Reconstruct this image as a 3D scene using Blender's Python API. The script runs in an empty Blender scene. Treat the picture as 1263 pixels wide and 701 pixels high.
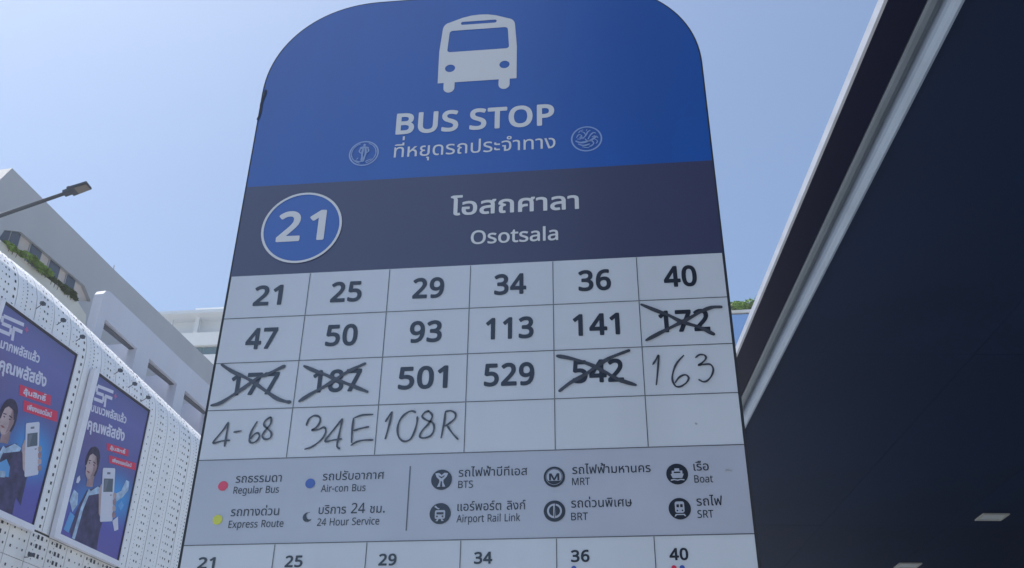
import bpy, bmesh, math, random
from mathutils import Vector, Matrix
from mathutils.geometry import tessellate_polygon
R = math.radians
random.seed(7)
S = bpy.context.scene
C = S.collection

# ---------------------------------------------------------------- camera
CAMP = Vector((0.18323, -1.11232, 1.6))
YAW, PITCH, ROLL = -6.53433514, 30.10835698, 0.6325997
cam = bpy.data.cameras.new('camera'); camo = bpy.data.objects.new('camera', cam); C.objects.link(camo)
cam.sensor_width = 36.0; cam.lens = 1212.474 / 1263 * 36.0
cam.clip_start = 0.05; cam.clip_end = 2000
_cy, _sy, _cp, _sp = math.cos(R(YAW)), math.sin(R(YAW)), math.cos(R(PITCH)), math.sin(R(PITCH))
fwd = Vector((_sy*_cp, _cy*_cp, _sp)); rgt = Vector((_cy, -_sy, 0)); upv = rgt.cross(fwd)
r2 = rgt*math.cos(R(ROLL)) + upv*math.sin(R(ROLL)); u2 = upv*math.cos(R(ROLL)) - rgt*math.sin(R(ROLL))
M = Matrix((r2, u2, -fwd)).transposed().to_4x4(); M.translation = CAMP
camo.matrix_world = M
S.camera = camo

# ---------------------------------------------------------------- sky, sun, exposure
SUN_AZ, SUN_EL = -84.0, 68.0          # azimuth from +Y towards +X
w = bpy.data.worlds.new('World'); S.world = w; w.use_nodes = True
nt = w.node_tree; bg = nt.nodes['Background']
sky = nt.nodes.new('ShaderNodeTexSky'); sky.sky_type = 'NISHITA'; sky.sun_disc = False
sky.sun_elevation = R(SUN_EL); sky.sun_rotation = R(SUN_AZ)
sky.air_density = 1.0; sky.dust_density = 2.9; sky.ozone_density = 2.0; sky.altitude = 0
tint = nt.nodes.new('ShaderNodeVectorMath'); tint.operation = 'MULTIPLY'; tint.inputs[1].default_value = (.93, 1.03, 1.09)
nt.links.new(sky.outputs[0], tint.inputs[0]); nt.links.new(tint.outputs[0], bg.inputs[0]); bg.inputs[1].default_value = 0.129
sun = bpy.data.lights.new('sun', 'SUN'); suno = bpy.data.objects.new('sun', sun); C.objects.link(suno)
sun.energy = 5.0; sun.angle = R(0.5); sun.color = (1.0, .95, .88)
sd = Vector((math.sin(R(SUN_AZ))*math.cos(R(SUN_EL)), math.cos(R(SUN_AZ))*math.cos(R(SUN_EL)), math.sin(R(SUN_EL))))
suno.rotation_euler = sd.to_track_quat('Z', 'Y').to_euler(); suno.location = (0, 0, 60)
S.view_settings.view_transform = 'Standard'; S.view_settings.look = 'None'
S.view_settings.exposure = 0.36; S.view_settings.gamma = 1.0; S.view_settings.use_curve_mapping = False

# ---------------------------------------------------------------- materials
def mat(name, col, rough=.6, metal=0.0, spec=.5, noise=0.0, nscale=6.0, bump=0.0, coat=0.0, coat_rough=.1, streak=False):
    m = bpy.data.materials.new(name); m.use_nodes = True
    t = m.node_tree; b = t.nodes['Principled BSDF']
    b.inputs['Base Color'].default_value = (*col, 1); b.inputs['Roughness'].default_value = rough
    b.inputs['Metallic'].default_value = metal; b.inputs['Specular IOR Level'].default_value = spec
    b.inputs['Coat Weight'].default_value = coat; b.inputs['Coat Roughness'].default_value = coat_rough
    if noise or bump:
        tc = t.nodes.new('ShaderNodeTexCoord'); mp = t.nodes.new('ShaderNodeMapping')
        mp.inputs['Scale'].default_value = (1, 1, .18) if streak else (1, 1, 1)
        n = t.nodes.new('ShaderNodeTexNoise'); n.inputs['Scale'].default_value = nscale; n.inputs['Detail'].default_value = 6
        t.links.new(tc.outputs['Object'], mp.inputs[0]); t.links.new(mp.outputs[0], n.inputs['Vector'])
        if noise:
            r = t.nodes.new('ShaderNodeMapRange'); r.inputs[1].default_value = .3; r.inputs[2].default_value = .7
            r.inputs[3].default_value = 1-noise; r.inputs[4].default_value = 1+noise
            t.links.new(n.outputs[0], r.inputs[0])
            v = t.nodes.new('ShaderNodeVectorMath'); v.operation = 'SCALE'; v.inputs[0].default_value = col
            t.links.new(r.outputs[0], v.inputs['Scale']); t.links.new(v.outputs[0], b.inputs['Base Color'])
        if bump:
            bp = t.nodes.new('ShaderNodeBump'); bp.inputs['Strength'].default_value = bump; bp.inputs['Distance'].default_value = .01
            t.links.new(n.outputs[0], bp.inputs['Height']); t.links.new(bp.outputs[0], b.inputs['Normal'])
    return m
SR = .34
MT = dict(
    blue=mat('blue_vinyl', (0, .078, .40), SR, noise=.07, nscale=7, streak=True),
    slate=mat('slate_vinyl', (.034, .040, .105), SR, noise=.05, nscale=9),
    white=mat('white_vinyl', (.53, .595, .70), .38, noise=.06, nscale=8, streak=True),
    legend=mat('pale_grey_vinyl', (.40, .45, .57), .38, noise=.04, nscale=11),
    ink=mat('black_print', (.004, .008, .02), SR),
    inkline=mat('grid_line_print', (.07, .085, .11), .4),
    wprint=mat('white_print', (.62, .66, .72), SR),
    sealp=mat('pale_blue_print', (.24, .36, .66), SR),
    marker=mat('black_marker_ink', (.028, .034, .052), .45, noise=.35, nscale=120),
    red=mat('red_print', (.62, .02, .08), SR), yellow=mat('yellow_print', (.55, .60, .02), SR), bdot=mat('blue_print', (.03, .09, .42), SR),
    circ=mat('royal_blue_print', (.015, .095, .42), SR),
    edge=mat('dark_sign_edge', (.02, .025, .035), .5),
    base=mat('sign_base_steel', (.18, .19, .2), .45, .6),
    smudge=mat('smudge', (.30, .33, .38), .6),
    clad=mat('white_cladding', (.90, .91, .93), .5, noise=.05, nscale=1.2, streak=True),
    lowclad=mat('cream_cladding', (.82, .81, .80), .55, noise=.07, nscale=1.5, streak=True),
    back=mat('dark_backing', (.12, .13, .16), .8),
    hole=mat('perforation_dark', (.05, .055, .07), .9),
    frame=mat('billboard_frame', (.80, .81, .88), .45, noise=.04, nscale=2),
    reveal_shade=mat('billboard_reveal_shade', (.03, .03, .05), .7),
    greywall=mat('grey_render', (.45, .47, .50), .8, noise=.06, nscale=.5, streak=True),
    beige=mat('beige_render', (.56, .52, .46), .8, noise=.06, nscale=.6),
    ledge=mat('pale_render', (.72, .71, .64), .8, noise=.07, nscale=.7, streak=True),
    lav=mat('pale_lavender_render', (.60, .63, .72), .75, noise=.05, nscale=.8, streak=True),
    pier=mat('cream_pier', (.62, .56, .52), .8, noise=.05, nscale=2),
    glass=mat('tinted_glass', (.06, .08, .11), .12, spec=.8),
    fglass=mat('blue_green_glass', (.10, .19, .23), .15, spec=.8),
    mull=mat('window_frame', (.42, .44, .48), .5),
    fwhite=mat('far_white_render', (.84, .86, .88), .8, noise=.04, nscale=.3),
    fcream=mat('far_cream_render', (.66, .71, .77), .8, noise=.04, nscale=.3),
    bglass=mat('blue_glass', (.42, .60, .85), .15, .7, noise=.06, nscale=.2),
    soil=mat('planter_concrete', (.4, .4, .38), .85),
    leaf=mat('leaf_green', (.17, .31, .04), .55, noise=.45, nscale=3),
    leafd=mat('leaf_dark_green', (.05, .095, .03), .55, noise=.4, nscale=3),
    stem=mat('stem_brown', (.12, .09, .06), .8),
    lampm=mat('lamp_grey_metal', (.07, .085, .11), .5, .3),
    lens=mat('lamp_lens', (.16, .145, .14), .3),
    ceil=mat('navy_ceiling_panel', (.004, .014, .046), .6, noise=.22, nscale=.5, spec=.12),
    ceilj=mat('ceiling_joint', (.004, .006, .01), .8),
    soff=mat('navy_soffit', (.0003, .002, .022), .35, noise=.1, nscale=1.5, spec=.15),
    alu=mat('brushed_aluminium', (.11, .14, .18), .38, .55, noise=.08, nscale=4),
    alub=mat('bright_aluminium', (.27, .34, .46), .42, .25, noise=.07, nscale=3),
    fascia=mat('grey_fascia_paint', (.34, .37, .44), .5, noise=.12, nscale=5),
    towerg=mat('added_tower_glass', (.012, .022, .045), .25, spec=.5), towerf=mat('added_tower_frame', (.035, .045, .065), .6),
    dl=mat('downlight_diffuser', (.42, .48, .52), .5), dlf=mat('downlight_trim', (.36, .38, .38), .5),
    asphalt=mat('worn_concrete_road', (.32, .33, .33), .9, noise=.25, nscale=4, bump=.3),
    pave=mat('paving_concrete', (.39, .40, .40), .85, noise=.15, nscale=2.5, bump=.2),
    ground=mat('city_ground', (.30, .29, .26), .95, noise=.25, nscale=.05),
    lane=mat('road_paint', (.75, .75, .72), .7), kerb=mat('kerb_stone', (.36, .35, .33), .85, noise=.15, nscale=3),
)

for k in ('blue', 'slate', 'white', 'legend', 'ink', 'wprint', 'sealp', 'circ', 'red', 'yellow', 'bdot', 'inkline', 'marker'):
    b = MT[k].node_tree.nodes['Principled BSDF']          # glossy film laminated over the print
    b.inputs['Coat Weight'].default_value = 1.0; b.inputs['Coat IOR'].default_value = 1.75; b.inputs['Coat Roughness'].default_value = .22

# ---------------------------------------------------------------- helpers
def link(name, me, m=None, parent=None, loc=None):
    if m is not None and not me.materials: me.materials.append(m)
    o = bpy.data.objects.new(name, me); C.objects.link(o)
    if parent: o.parent = parent
    if loc: o.location = loc
    return o
def pydata(name, V, F, m, parent=None, smooth=False):
    me = bpy.data.meshes.new(name); me.from_pydata(V, [], F); me.update()
    if smooth:
        for p in me.polygons: p.use_smooth = True
    return link(name, me, m, parent)
def thing(name, label, cat, loc=(0, 0, 0), rotz=0, group=None):
    o = bpy.data.objects.new(name, None); C.objects.link(o); o.empty_display_size = .3
    o.location = loc; o.rotation_euler = (0, 0, rotz); o['label'] = label; o['category'] = cat
    if group: o['group'] = group
    return o
def box(V, F, x0, y0, z0, x1, y1, z1):
    n = len(V)
    V += [(x0, y0, z0), (x1, y0, z0), (x1, y1, z0), (x0, y1, z0), (x0, y0, z1), (x1, y0, z1), (x1, y1, z1), (x0, y1, z1)]
    F += [(n, n+3, n+2, n+1), (n+4, n+5, n+6, n+7), (n, n+1, n+5, n+4), (n+1, n+2, n+6, n+5), (n+2, n+3, n+7, n+6), (n+3, n, n+4, n+7)]
def boxes(name, L, m, parent=None, bevel=0.0):
    V, F = [], []
    for b in L: box(V, F, *b)
    o = pydata(name, V, F, m, parent)
    if bevel:
        bm = bmesh.new(); bm.from_mesh(o.data)
        bmesh.ops.bevel(bm, geom=bm.edges[:], offset=bevel, segments=2, affect='EDGES', profile=.6)
        bm.to_mesh(o.data); bm.free()
    return o
def prism(name, poly, d0, d1, m, parent=None, axis='x', holes=()):
    """polygon in (a,b) extruded along an axis; axis x: (a,b)=(y,z); axis y: (a,b)=(x,z)"""
    loops = [[Vector((a, b, 0)) for a, b in L] for L in [poly, *holes]]
    tri = tessellate_polygon(loops); flat = [p for L in loops for p in L]; n = len(flat)
    f = (lambda p, d: (d, p.x, p.y)) if axis == 'x' else (lambda p, d: (p.x, d, p.y))
    V = [f(p, d0) for p in flat] + [f(p, d1) for p in flat]
    F = [tuple(t) for t in tri] + [(t[2]+n, t[1]+n, t[0]+n) for t in tri]
    k = 0
    for L in loops:
        q = len(L)
        for i in range(q):
            j = (i+1) % q; F.append((k+i, k+j, k+j+n, k+i+n))
        k += q
    o = pydata(name, V, F, m, parent)
    bm = bmesh.new(); bm.from_mesh(o.data); bmesh.ops.recalc_face_normals(bm, faces=bm.faces[:]); bm.to_mesh(o.data); bm.free()
    return o
def tube(name, pts, rad, m, parent=None, seg=12):
    V, F = [], []; n = len(pts)
    for i, p in enumerate(pts):
        p = Vector(p); a = Vector(pts[max(i-1, 0)]); b = Vector(pts[min(i+1, n-1)]); t = (b-a).normalized()
        u = t.cross(Vector((0, 0, 1))); u = (u if u.length > .05 else Vector((1, 0, 0))).normalized(); v = t.cross(u)
        r = rad[i] if isinstance(rad, (list, tuple)) else rad
        for k in range(seg):
            an = 2*math.pi*k/seg; V.append(p + (u*math.cos(an) + v*math.sin(an))*r)
    for i in range(n-1):
        for k in range(seg):
            k2 = (k+1) % seg; F.append((i*seg+k, i*seg+k2, (i+1)*seg+k2, (i+1)*seg+k))
    F += [tuple(range(seg)), tuple(range((n-1)*seg, n*seg))[::-1]]
    return pydata(name, V, F, m, parent, smooth=True)

# outlines of the letters: for each weight a list of (character code, advance, loops of x,y,x,y... in 1/1000 em)
GL = {}
GL['r'] = {}
for code, adv, loops in [
 [32,260,[]],
 [45,258,[[31,181,31,249,228,247,229,189,226,181]]],
 [46,215,[[95,-13,76,-5,60,13,55,39,57,65,68,85,82,95,102,100,121,98,141,90,154,75,160,52,159,26,151,7,137,-6,115,-14]]],
 [50,459,[[37,-2,35,57,39,64,212,239,272,304,294,336,307,362,315,388,318,421,315,453,304,480,284,500,258,512,219,517,167,510,128,493,82,463,42,512,63,531,102,555,134,569,173,580,212,583,251,582,290,574,316,564,342,547,362,529,378,506,389,480,395,453,396,414,393,388,384,356,360,310,323,261,271,205,134,70,141,67,414,67,420,64,418,-2]]],
 [52,459,[[295,-3,288,1,288,122,282,127,15,127,14,187,16,194,282,575,288,579,360,579,362,570,362,200,366,196,444,195,445,128,366,127,362,122,361,-2],[94,200,100,196,282,196,288,200,291,480,288,485,263,440]]],
 [65,512,[[-2,-2,-1,5,219,572,226,578,291,577,514,-2,440,-3,434,0,369,167,363,174,148,174,142,170,76,1,70,-3],[172,246,340,246,258,479,252,477,233,414]]],
 [66,521,[[76,-2,76,574,239,576,297,573,369,559,408,542,435,518,453,486,460,453,459,401,449,369,427,339,398,317,364,304,408,286,434,271,453,252,469,226,480,187,480,148,473,109,459,76,440,52,414,31,382,14,343,3,284,-3],[153,70,154,65,161,64,291,65,336,74,362,87,386,115,397,154,395,194,382,225,356,247,310,262,271,265,154,266],[153,336,161,332,278,332,323,339,347,350,367,369,379,401,381,434,370,466,349,488,330,497,304,503,265,507,154,507]]],
 [69,446,[[76,-2,76,574,395,576,401,570,401,564,401,512,395,506,153,506,154,335,382,333,386,330,386,271,382,265,154,264,153,70,161,66,395,66,400,64,401,57,399,-2]]],
 [72,594,[[76,-2,76,574,148,576,153,570,153,336,161,333,434,333,440,336,441,570,447,576,512,576,518,571,518,-2,442,-2,440,260,434,264,161,264,154,262,153,258,151,-2]]],
 [76,420,[[76,-2,75,570,83,576,148,576,153,570,153,70,161,67,401,66,403,-2]]],
 [77,727,[[76,-2,76,574,180,576,187,573,362,109,540,570,544,575,648,575,653,570,651,-2,576,-2,575,369,579,473,577,483,395,5,388,-3,328,-2,148,478,144,466,147,362,147,5,146,-2,141,-3]]],
 [82,499,[[76,-2,76,574,278,574,330,565,375,547,412,518,436,480,446,434,445,382,435,343,414,309,388,284,336,252,487,5,488,-2,400,-2,261,232,154,234,151,-2],[153,304,161,301,271,303,310,313,336,328,357,356,366,395,363,440,355,460,346,473,319,492,284,503,245,507,154,507]]],
 [83,440,[[156,-10,91,-1,40,16,39,90,104,70,150,61,208,58,254,63,293,80,314,101,326,133,326,166,312,197,286,221,247,241,137,287,104,308,78,333,59,364,48,400,46,445,53,484,71,517,96,543,130,564,169,577,215,583,273,582,319,575,371,559,392,549,371,490,365,484,319,501,280,510,241,514,208,513,182,508,158,497,142,484,130,465,125,445,125,419,132,393,143,377,182,349,299,299,351,269,371,250,390,224,400,198,405,166,404,127,393,88,373,55,345,29,306,8,267,-4,215,-11]]],
 [84,446,[[189,-3,184,5,183,506,7,508,5,570,13,576,436,575,440,570,440,512,436,506,265,506,262,499,261,-2]]],
 [97,450,[[152,-10,120,-4,88,10,68,26,50,49,40,75,34,107,35,140,45,172,61,198,74,212,100,230,126,241,191,256,308,262,313,270,310,315,305,335,293,354,276,367,250,375,217,377,185,373,107,345,100,353,81,400,126,422,191,437,256,439,308,429,339,413,360,393,375,367,384,335,388,289,386,-2,334,-3,330,3,319,49,315,54,282,21,250,2,211,-9],[160,55,191,52,230,57,258,68,284,88,301,114,309,140,311,205,250,205,191,198,152,186,134,172,124,159,115,140,115,101,127,75,139,64]]],
 [99,385,[[218,-10,166,1,127,19,95,46,73,75,55,114,44,166,41,218,46,276,56,315,75,354,95,381,127,409,160,426,199,437,244,441,296,437,342,425,355,419,361,413,337,354,257,373,225,372,192,364,166,349,147,328,134,302,125,270,120,211,126,153,143,107,166,79,199,62,238,56,290,60,348,80,354,75,354,16,348,10,322,0,290,-8]]],
 [101,452,[[225,-10,186,-3,140,15,108,38,85,62,65,94,51,133,43,172,42,231,48,283,60,322,80,361,101,387,134,414,173,432,205,439,251,440,294,432,329,418,360,393,381,368,398,335,410,296,414,257,414,205,413,200,407,198,127,198,121,192,127,146,141,114,166,83,192,67,231,57,277,56,322,62,387,83,395,81,395,23,391,16,355,3,316,-6,270,-11],[123,263,127,260,329,260,334,263,334,270,325,315,316,335,303,352,290,363,270,372,231,377,192,370,173,360,158,348,136,315,127,289]]],
 [103,493,[[192,-194,127,-185,77,-168,75,-102,82,-99,134,-118,199,-129,251,-130,277,-126,296,-118,316,-105,329,-91,346,-57,352,-25,352,40,348,44,322,19,290,1,257,-8,225,-11,179,-7,153,1,121,18,103,34,86,53,66,86,56,112,45,157,42,242,46,274,57,320,75,359,101,393,134,419,173,435,225,441,277,433,322,411,355,379,368,432,426,432,428,-12,424,-57,413,-96,400,-122,385,-142,368,-158,342,-175,316,-185,283,-192,251,-195],[226,53,257,54,283,60,303,68,322,84,335,103,344,125,351,157,353,190,349,274,340,307,327,333,310,352,290,364,264,373,231,375,205,373,186,366,165,352,148,333,138,313,127,281,120,216,126,151,136,118,147,97,160,81,179,65,205,56]]],
 [105,207,[[68,-3,65,5,65,428,68,432,74,433,139,432,142,428,141,-2],[100,498,81,504,68,516,61,532,60,551,64,570,74,583,87,591,107,594,126,588,140,577,147,557,148,538,141,518,133,508,120,501]]],
 [107,428,[[67,-2,65,609,73,612,138,612,141,609,139,246,139,239,145,235,185,284,327,433,405,433,411,428,239,246,421,5,423,-2,333,-1,190,191,184,194,141,154,140,-2]]],
 [108,207,[[67,-2,65,609,73,612,138,612,142,603,142,5,138,-3]]],
 [110,496,[[67,-2,67,431,125,432,129,428,138,375,158,398,184,418,216,432,249,439,294,440,333,434,366,422,385,410,400,395,414,376,430,324,434,278,433,-2,358,-2,358,278,353,317,341,343,321,362,294,373,262,375,229,372,197,361,177,347,161,324,148,284,142,246,140,-2]]],
 [111,485,[[218,-10,173,0,137,16,104,42,78,75,56,120,46,159,41,205,43,257,52,302,67,341,89,374,114,399,147,420,192,436,231,440,277,439,316,429,351,413,384,387,410,354,426,322,440,276,444,231,442,172,433,127,417,88,396,55,370,29,335,8,303,-3,264,-10],[218,55,244,54,277,57,296,64,316,75,335,94,346,114,356,140,363,172,366,218,363,257,357,289,346,315,334,335,315,354,291,367,264,374,225,375,205,371,179,361,166,352,150,335,136,309,123,257,120,218,122,179,130,140,140,114,153,92,173,74,192,63]]],
 [112,493,[[67,-195,65,430,73,433,125,433,130,424,138,377,177,414,203,428,229,437,262,441,294,440,320,435,353,423,385,402,413,372,428,346,443,300,451,248,451,190,444,138,430,92,408,53,379,23,340,1,301,-9,255,-10,210,-1,177,15,138,48,142,-12,140,-194],[216,60,249,54,275,54,294,58,314,67,333,83,346,101,358,125,366,151,372,190,373,235,368,274,359,304,345,333,329,352,307,366,288,372,236,374,197,362,177,348,165,333,149,294,143,255,142,203,152,131,162,105,175,86,190,72]]],
 [114,331,[[67,-2,67,431,125,433,129,428,138,359,172,401,190,416,216,430,262,441,320,436,313,369,307,366,255,370,223,363,190,343,163,310,148,278,142,246,140,-2]]],
 [115,384,[[143,-10,91,-2,41,16,39,83,46,85,91,67,137,55,176,52,221,56,247,65,267,81,276,101,275,127,262,146,241,162,111,220,85,235,65,252,48,276,40,302,39,341,46,367,64,393,88,413,124,430,163,438,208,441,254,437,299,427,338,413,341,406,319,354,312,351,247,372,189,377,156,373,137,366,122,354,114,341,111,328,115,309,133,289,169,270,273,226,317,198,342,166,351,127,349,94,339,62,320,36,299,19,267,3,234,-6,189,-11]]],
 [116,289,[[180,-10,148,-3,122,8,98,29,83,55,75,81,71,114,71,367,63,372,10,374,11,410,71,439,102,531,146,530,148,435,154,433,265,433,272,426,271,374,154,372,147,367,147,127,154,88,168,68,193,55,226,53,271,61,275,55,275,10,271,1,226,-9]]],
 [117,496,[[192,-10,153,-2,114,16,88,43,69,81,62,114,60,146,62,432,133,433,138,426,138,153,142,114,153,88,172,68,198,57,231,54,270,57,296,66,317,81,336,107,347,140,353,179,354,429,361,433,427,432,430,426,430,3,426,-3,367,-1,359,42,354,49,328,22,289,1,244,-10]]],
 [118,407,[[161,-2,-2,430,5,433,70,433,76,432,79,428,175,161,200,82,207,82,328,428,336,433,408,431,410,428,246,-2]]],
 [120,424,[[13,-2,14,5,166,219,20,428,26,433,104,431,208,280,214,276,318,429,325,433,396,433,403,430,257,219,410,5,411,-2,328,-2,214,163,208,160,97,0,91,-3]]],
 [3585,416,[[51,-2,50,135,54,167,70,197,110,226,44,252,45,298,61,330,83,354,109,370,142,383,174,389,213,390,246,386,283,376,311,361,332,343,347,324,356,304,361,278,362,-2,296,-2,295,252,287,291,272,310,252,323,226,330,200,333,168,329,148,323,129,310,115,291,112,278,116,273,184,239,186,232,182,207,178,200,155,195,140,187,129,175,122,161,118,135,117,-2]]],
 [3588,426,[[55,-2,54,265,65,310,81,339,100,359,120,372,152,383,191,389,237,389,276,383,295,377,322,362,337,350,354,326,366,298,370,278,373,239,371,-2,306,-2,305,246,302,271,295,291,282,310,263,323,237,331,211,333,185,330,165,324,146,312,134,298,125,278,122,258,121,187,126,180,146,198,172,208,204,212,243,212,246,207,246,161,243,157,237,156,178,152,159,145,143,135,132,122,123,96,120,-2]]],
 [3591,372,[[122,-3,115,0,-2,376,-2,383,64,382,167,57,194,60,213,69,232,86,248,109,261,142,268,174,270,207,268,239,257,278,239,304,219,319,200,326,174,329,142,326,126,376,128,379,148,384,187,386,222,382,252,372,278,356,299,336,316,310,327,284,337,226,335,161,321,109,297,64,265,30,226,8,180,-2]]],
 [3592,369,[[103,-3,99,5,99,161,96,165,90,166,48,167,46,213,48,219,163,219,164,57,168,53,187,54,207,59,226,71,239,87,250,109,257,142,260,174,260,219,255,252,246,282,232,304,207,322,181,330,142,333,103,328,70,319,25,298,23,356,29,362,57,375,122,388,187,388,233,378,259,365,285,343,304,317,317,284,327,239,330,187,327,142,316,96,304,68,288,44,266,24,246,13,194,-1]]],
 [3594,381,[[166,-9,127,0,94,17,69,44,57,70,50,122,51,174,54,200,68,233,104,284,110,310,106,323,94,330,81,331,49,323,34,369,42,375,62,382,114,386,146,376,165,356,174,323,172,291,166,271,133,219,121,193,118,167,119,109,125,83,140,62,166,50,198,47,224,52,244,65,254,83,258,109,257,226,244,248,231,255,209,258,206,265,206,297,211,303,237,306,252,317,262,336,268,382,328,383,334,375,333,362,325,317,313,297,290,278,303,271,315,258,325,226,326,96,317,57,296,25,267,5,224,-8]]],
 [3604,427,[[164,-9,131,-2,99,16,72,44,56,76,43,128,39,174,41,232,50,284,64,317,79,340,99,359,125,374,157,384,196,389,242,389,281,382,313,369,339,349,358,323,369,297,374,252,373,-2,313,-3,307,5,307,252,304,278,296,297,287,310,268,324,242,331,209,333,164,323,138,306,120,278,109,232,106,187,109,141,118,102,131,77,151,58,170,50,196,47,229,52,235,50,241,5,236,-2,203,-9]]],
 [3605,441,[[166,-8,133,-1,99,18,71,50,54,89,43,148,41,219,48,284,62,330,75,352,91,369,107,379,133,388,159,390,185,386,205,377,224,360,244,380,270,388,302,390,337,382,354,372,370,356,381,336,386,317,387,-2,321,-2,320,291,315,317,309,324,296,331,270,332,254,323,244,296,237,291,205,291,198,297,195,310,187,323,172,331,159,332,146,330,130,317,120,297,114,271,109,187,111,148,117,109,133,75,146,62,159,54,192,48,240,50,247,5,243,-2,224,-7]]],
 [3606,417,[[122,-9,96,-3,77,8,64,24,57,44,55,135,61,174,77,200,114,226,44,252,43,284,49,310,64,334,83,354,109,370,142,383,174,389,220,389,259,384,291,373,317,357,339,336,355,310,362,284,363,-2,297,-2,296,252,289,291,274,310,252,323,226,331,194,332,168,329,142,319,123,304,113,284,112,278,116,273,187,239,190,232,186,206,181,200,155,194,133,180,126,167,123,141,123,70,126,57,142,47,175,50,187,5,181,-1,161,-7]]],
 [3607,422,[[57,-2,56,382,103,382,115,328,128,348,148,366,174,380,200,387,232,390,271,387,297,379,323,365,340,350,353,330,363,304,368,278,369,-2,302,-2,301,252,298,278,287,304,271,320,252,328,219,332,187,326,161,312,141,290,128,258,123,219,122,-2]]],
 [3608,377,[[159,-9,107,-1,53,18,55,178,114,179,117,174,117,63,121,57,146,50,179,46,211,47,237,52,257,61,270,74,277,89,280,115,277,135,264,154,244,166,114,210,68,234,52,252,43,271,41,304,47,330,62,353,81,368,107,380,140,387,185,390,237,388,276,381,315,369,322,362,322,310,315,308,283,320,244,328,185,333,133,328,120,321,111,310,110,291,114,283,127,273,153,262,263,227,303,206,329,180,339,161,345,141,347,102,341,72,328,44,309,23,283,7,250,-4,205,-10]]],
 [3609,425,[[165,-9,133,-2,100,14,77,37,61,70,53,122,54,382,120,382,121,128,124,102,133,80,148,63,172,52,198,48,230,52,256,63,277,83,293,115,299,161,300,382,367,382,365,-2,312,-2,308,37,302,42,276,15,243,-1,211,-9]]],
 [3610,419,[[185,-9,146,-3,107,14,82,37,64,70,56,102,53,135,54,382,120,382,121,135,125,102,137,76,152,61,178,51,211,47,243,51,269,63,282,76,294,102,298,135,300,382,364,382,366,135,362,96,352,63,328,27,308,12,289,2,237,-9]]],
 [3611,420,[[185,-9,146,-3,107,14,82,37,64,70,56,102,53,135,54,382,120,382,121,128,125,102,133,82,152,61,181,50,224,48,256,56,276,69,286,83,297,122,299,518,360,520,366,512,366,141,359,83,349,57,336,37,321,21,302,8,250,-7]]],
 [3614,482,[[98,-3,93,5,26,382,93,382,137,109,211,376,215,383,267,382,321,200,345,101,358,207,387,376,391,383,455,382,386,-2,326,-3,320,5,258,207,241,280,229,226,159,-2]]],
 [3615,473,[[92,-2,26,382,93,382,120,207,131,110,137,120,209,377,215,383,263,382,312,219,339,117,345,126,394,512,397,520,459,518,461,512,385,-2,319,-2,253,213,241,265,235,263,223,213,157,-2]]],
 [3617,426,[[216,-9,184,-2,156,11,133,31,121,44,119,52,114,-2,60,-2,60,382,126,382,127,154,133,115,149,83,171,63,197,52,229,48,255,51,279,63,294,81,302,102,305,128,306,382,372,382,372,115,363,63,344,31,327,14,310,5,268,-8]]],
 [3618,412,[[176,-8,130,-1,98,13,72,34,54,64,46,109,52,155,67,181,99,207,69,226,51,252,44,291,52,330,64,350,77,363,97,376,117,383,176,387,208,383,225,376,215,328,208,325,176,331,143,328,124,317,116,304,113,278,122,252,137,241,150,235,208,228,209,187,208,180,163,176,137,167,121,148,115,116,122,83,130,70,143,60,163,52,182,48,234,50,254,56,273,69,283,83,289,103,292,382,358,382,359,129,355,90,345,57,322,25,286,4,241,-7]]],
 [3619,338,[[130,-9,78,0,26,18,42,70,46,73,91,58,130,50,163,47,195,50,221,60,235,70,246,89,246,109,235,128,215,143,104,187,78,201,56,219,41,239,32,265,30,297,36,323,47,343,65,360,91,375,117,384,156,389,202,389,241,385,273,376,289,369,293,362,293,317,286,311,254,323,215,331,150,331,124,325,111,316,101,304,98,284,104,268,124,252,241,205,267,190,287,174,306,148,313,122,313,89,307,63,297,44,280,24,241,1,195,-8]]],
 [3621,396,[[136,-9,110,-4,84,5,65,18,48,37,36,63,32,89,32,122,39,148,52,171,65,185,104,210,162,225,273,235,276,252,273,284,265,304,253,317,234,327,201,333,169,332,136,327,97,314,65,298,61,304,61,356,64,362,84,371,149,387,214,389,266,380,292,368,314,349,331,323,339,297,343,258,343,5,338,-3,278,-2,276,174,266,176,201,172,156,164,123,150,108,135,102,122,99,102,102,83,110,67,123,56,149,48,175,46,214,50,224,5,217,-2,195,-7]]],
 [3623,341,[[109,-9,64,0,24,18,41,63,44,69,90,51,135,48,168,56,194,73,214,102,227,141,231,193,226,245,218,271,202,297,181,316,161,325,135,331,103,332,64,326,31,314,27,317,27,369,44,378,77,386,116,390,155,388,194,379,226,363,252,342,271,317,286,284,297,239,300,193,298,148,292,115,278,76,258,44,233,19,207,5,174,-6]]],
 [3624,436,[[55,-2,54,265,65,310,84,343,113,368,152,383,191,389,243,388,276,382,308,368,328,382,341,408,399,408,400,388,389,362,373,346,349,330,365,298,372,258,371,-2,306,-2,305,246,302,271,295,291,282,310,263,323,237,331,211,333,185,330,165,324,146,312,134,298,125,278,122,258,121,187,126,179,146,198,172,208,204,212,243,212,246,207,246,161,243,157,237,156,178,152,159,145,144,135,132,122,123,96,120,-2]]],
 [3625,444,[[185,-9,139,0,105,18,78,44,63,76,53,128,54,382,120,382,121,141,126,102,138,76,159,59,185,50,217,47,263,55,289,74,303,102,308,148,302,154,230,156,198,170,184,187,178,206,177,226,184,252,191,260,238,252,242,245,240,219,250,208,302,207,308,213,308,382,373,383,375,213,380,207,419,206,419,155,380,154,375,148,372,102,364,70,347,39,324,18,295,2,263,-6,230,-10]]],
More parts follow.
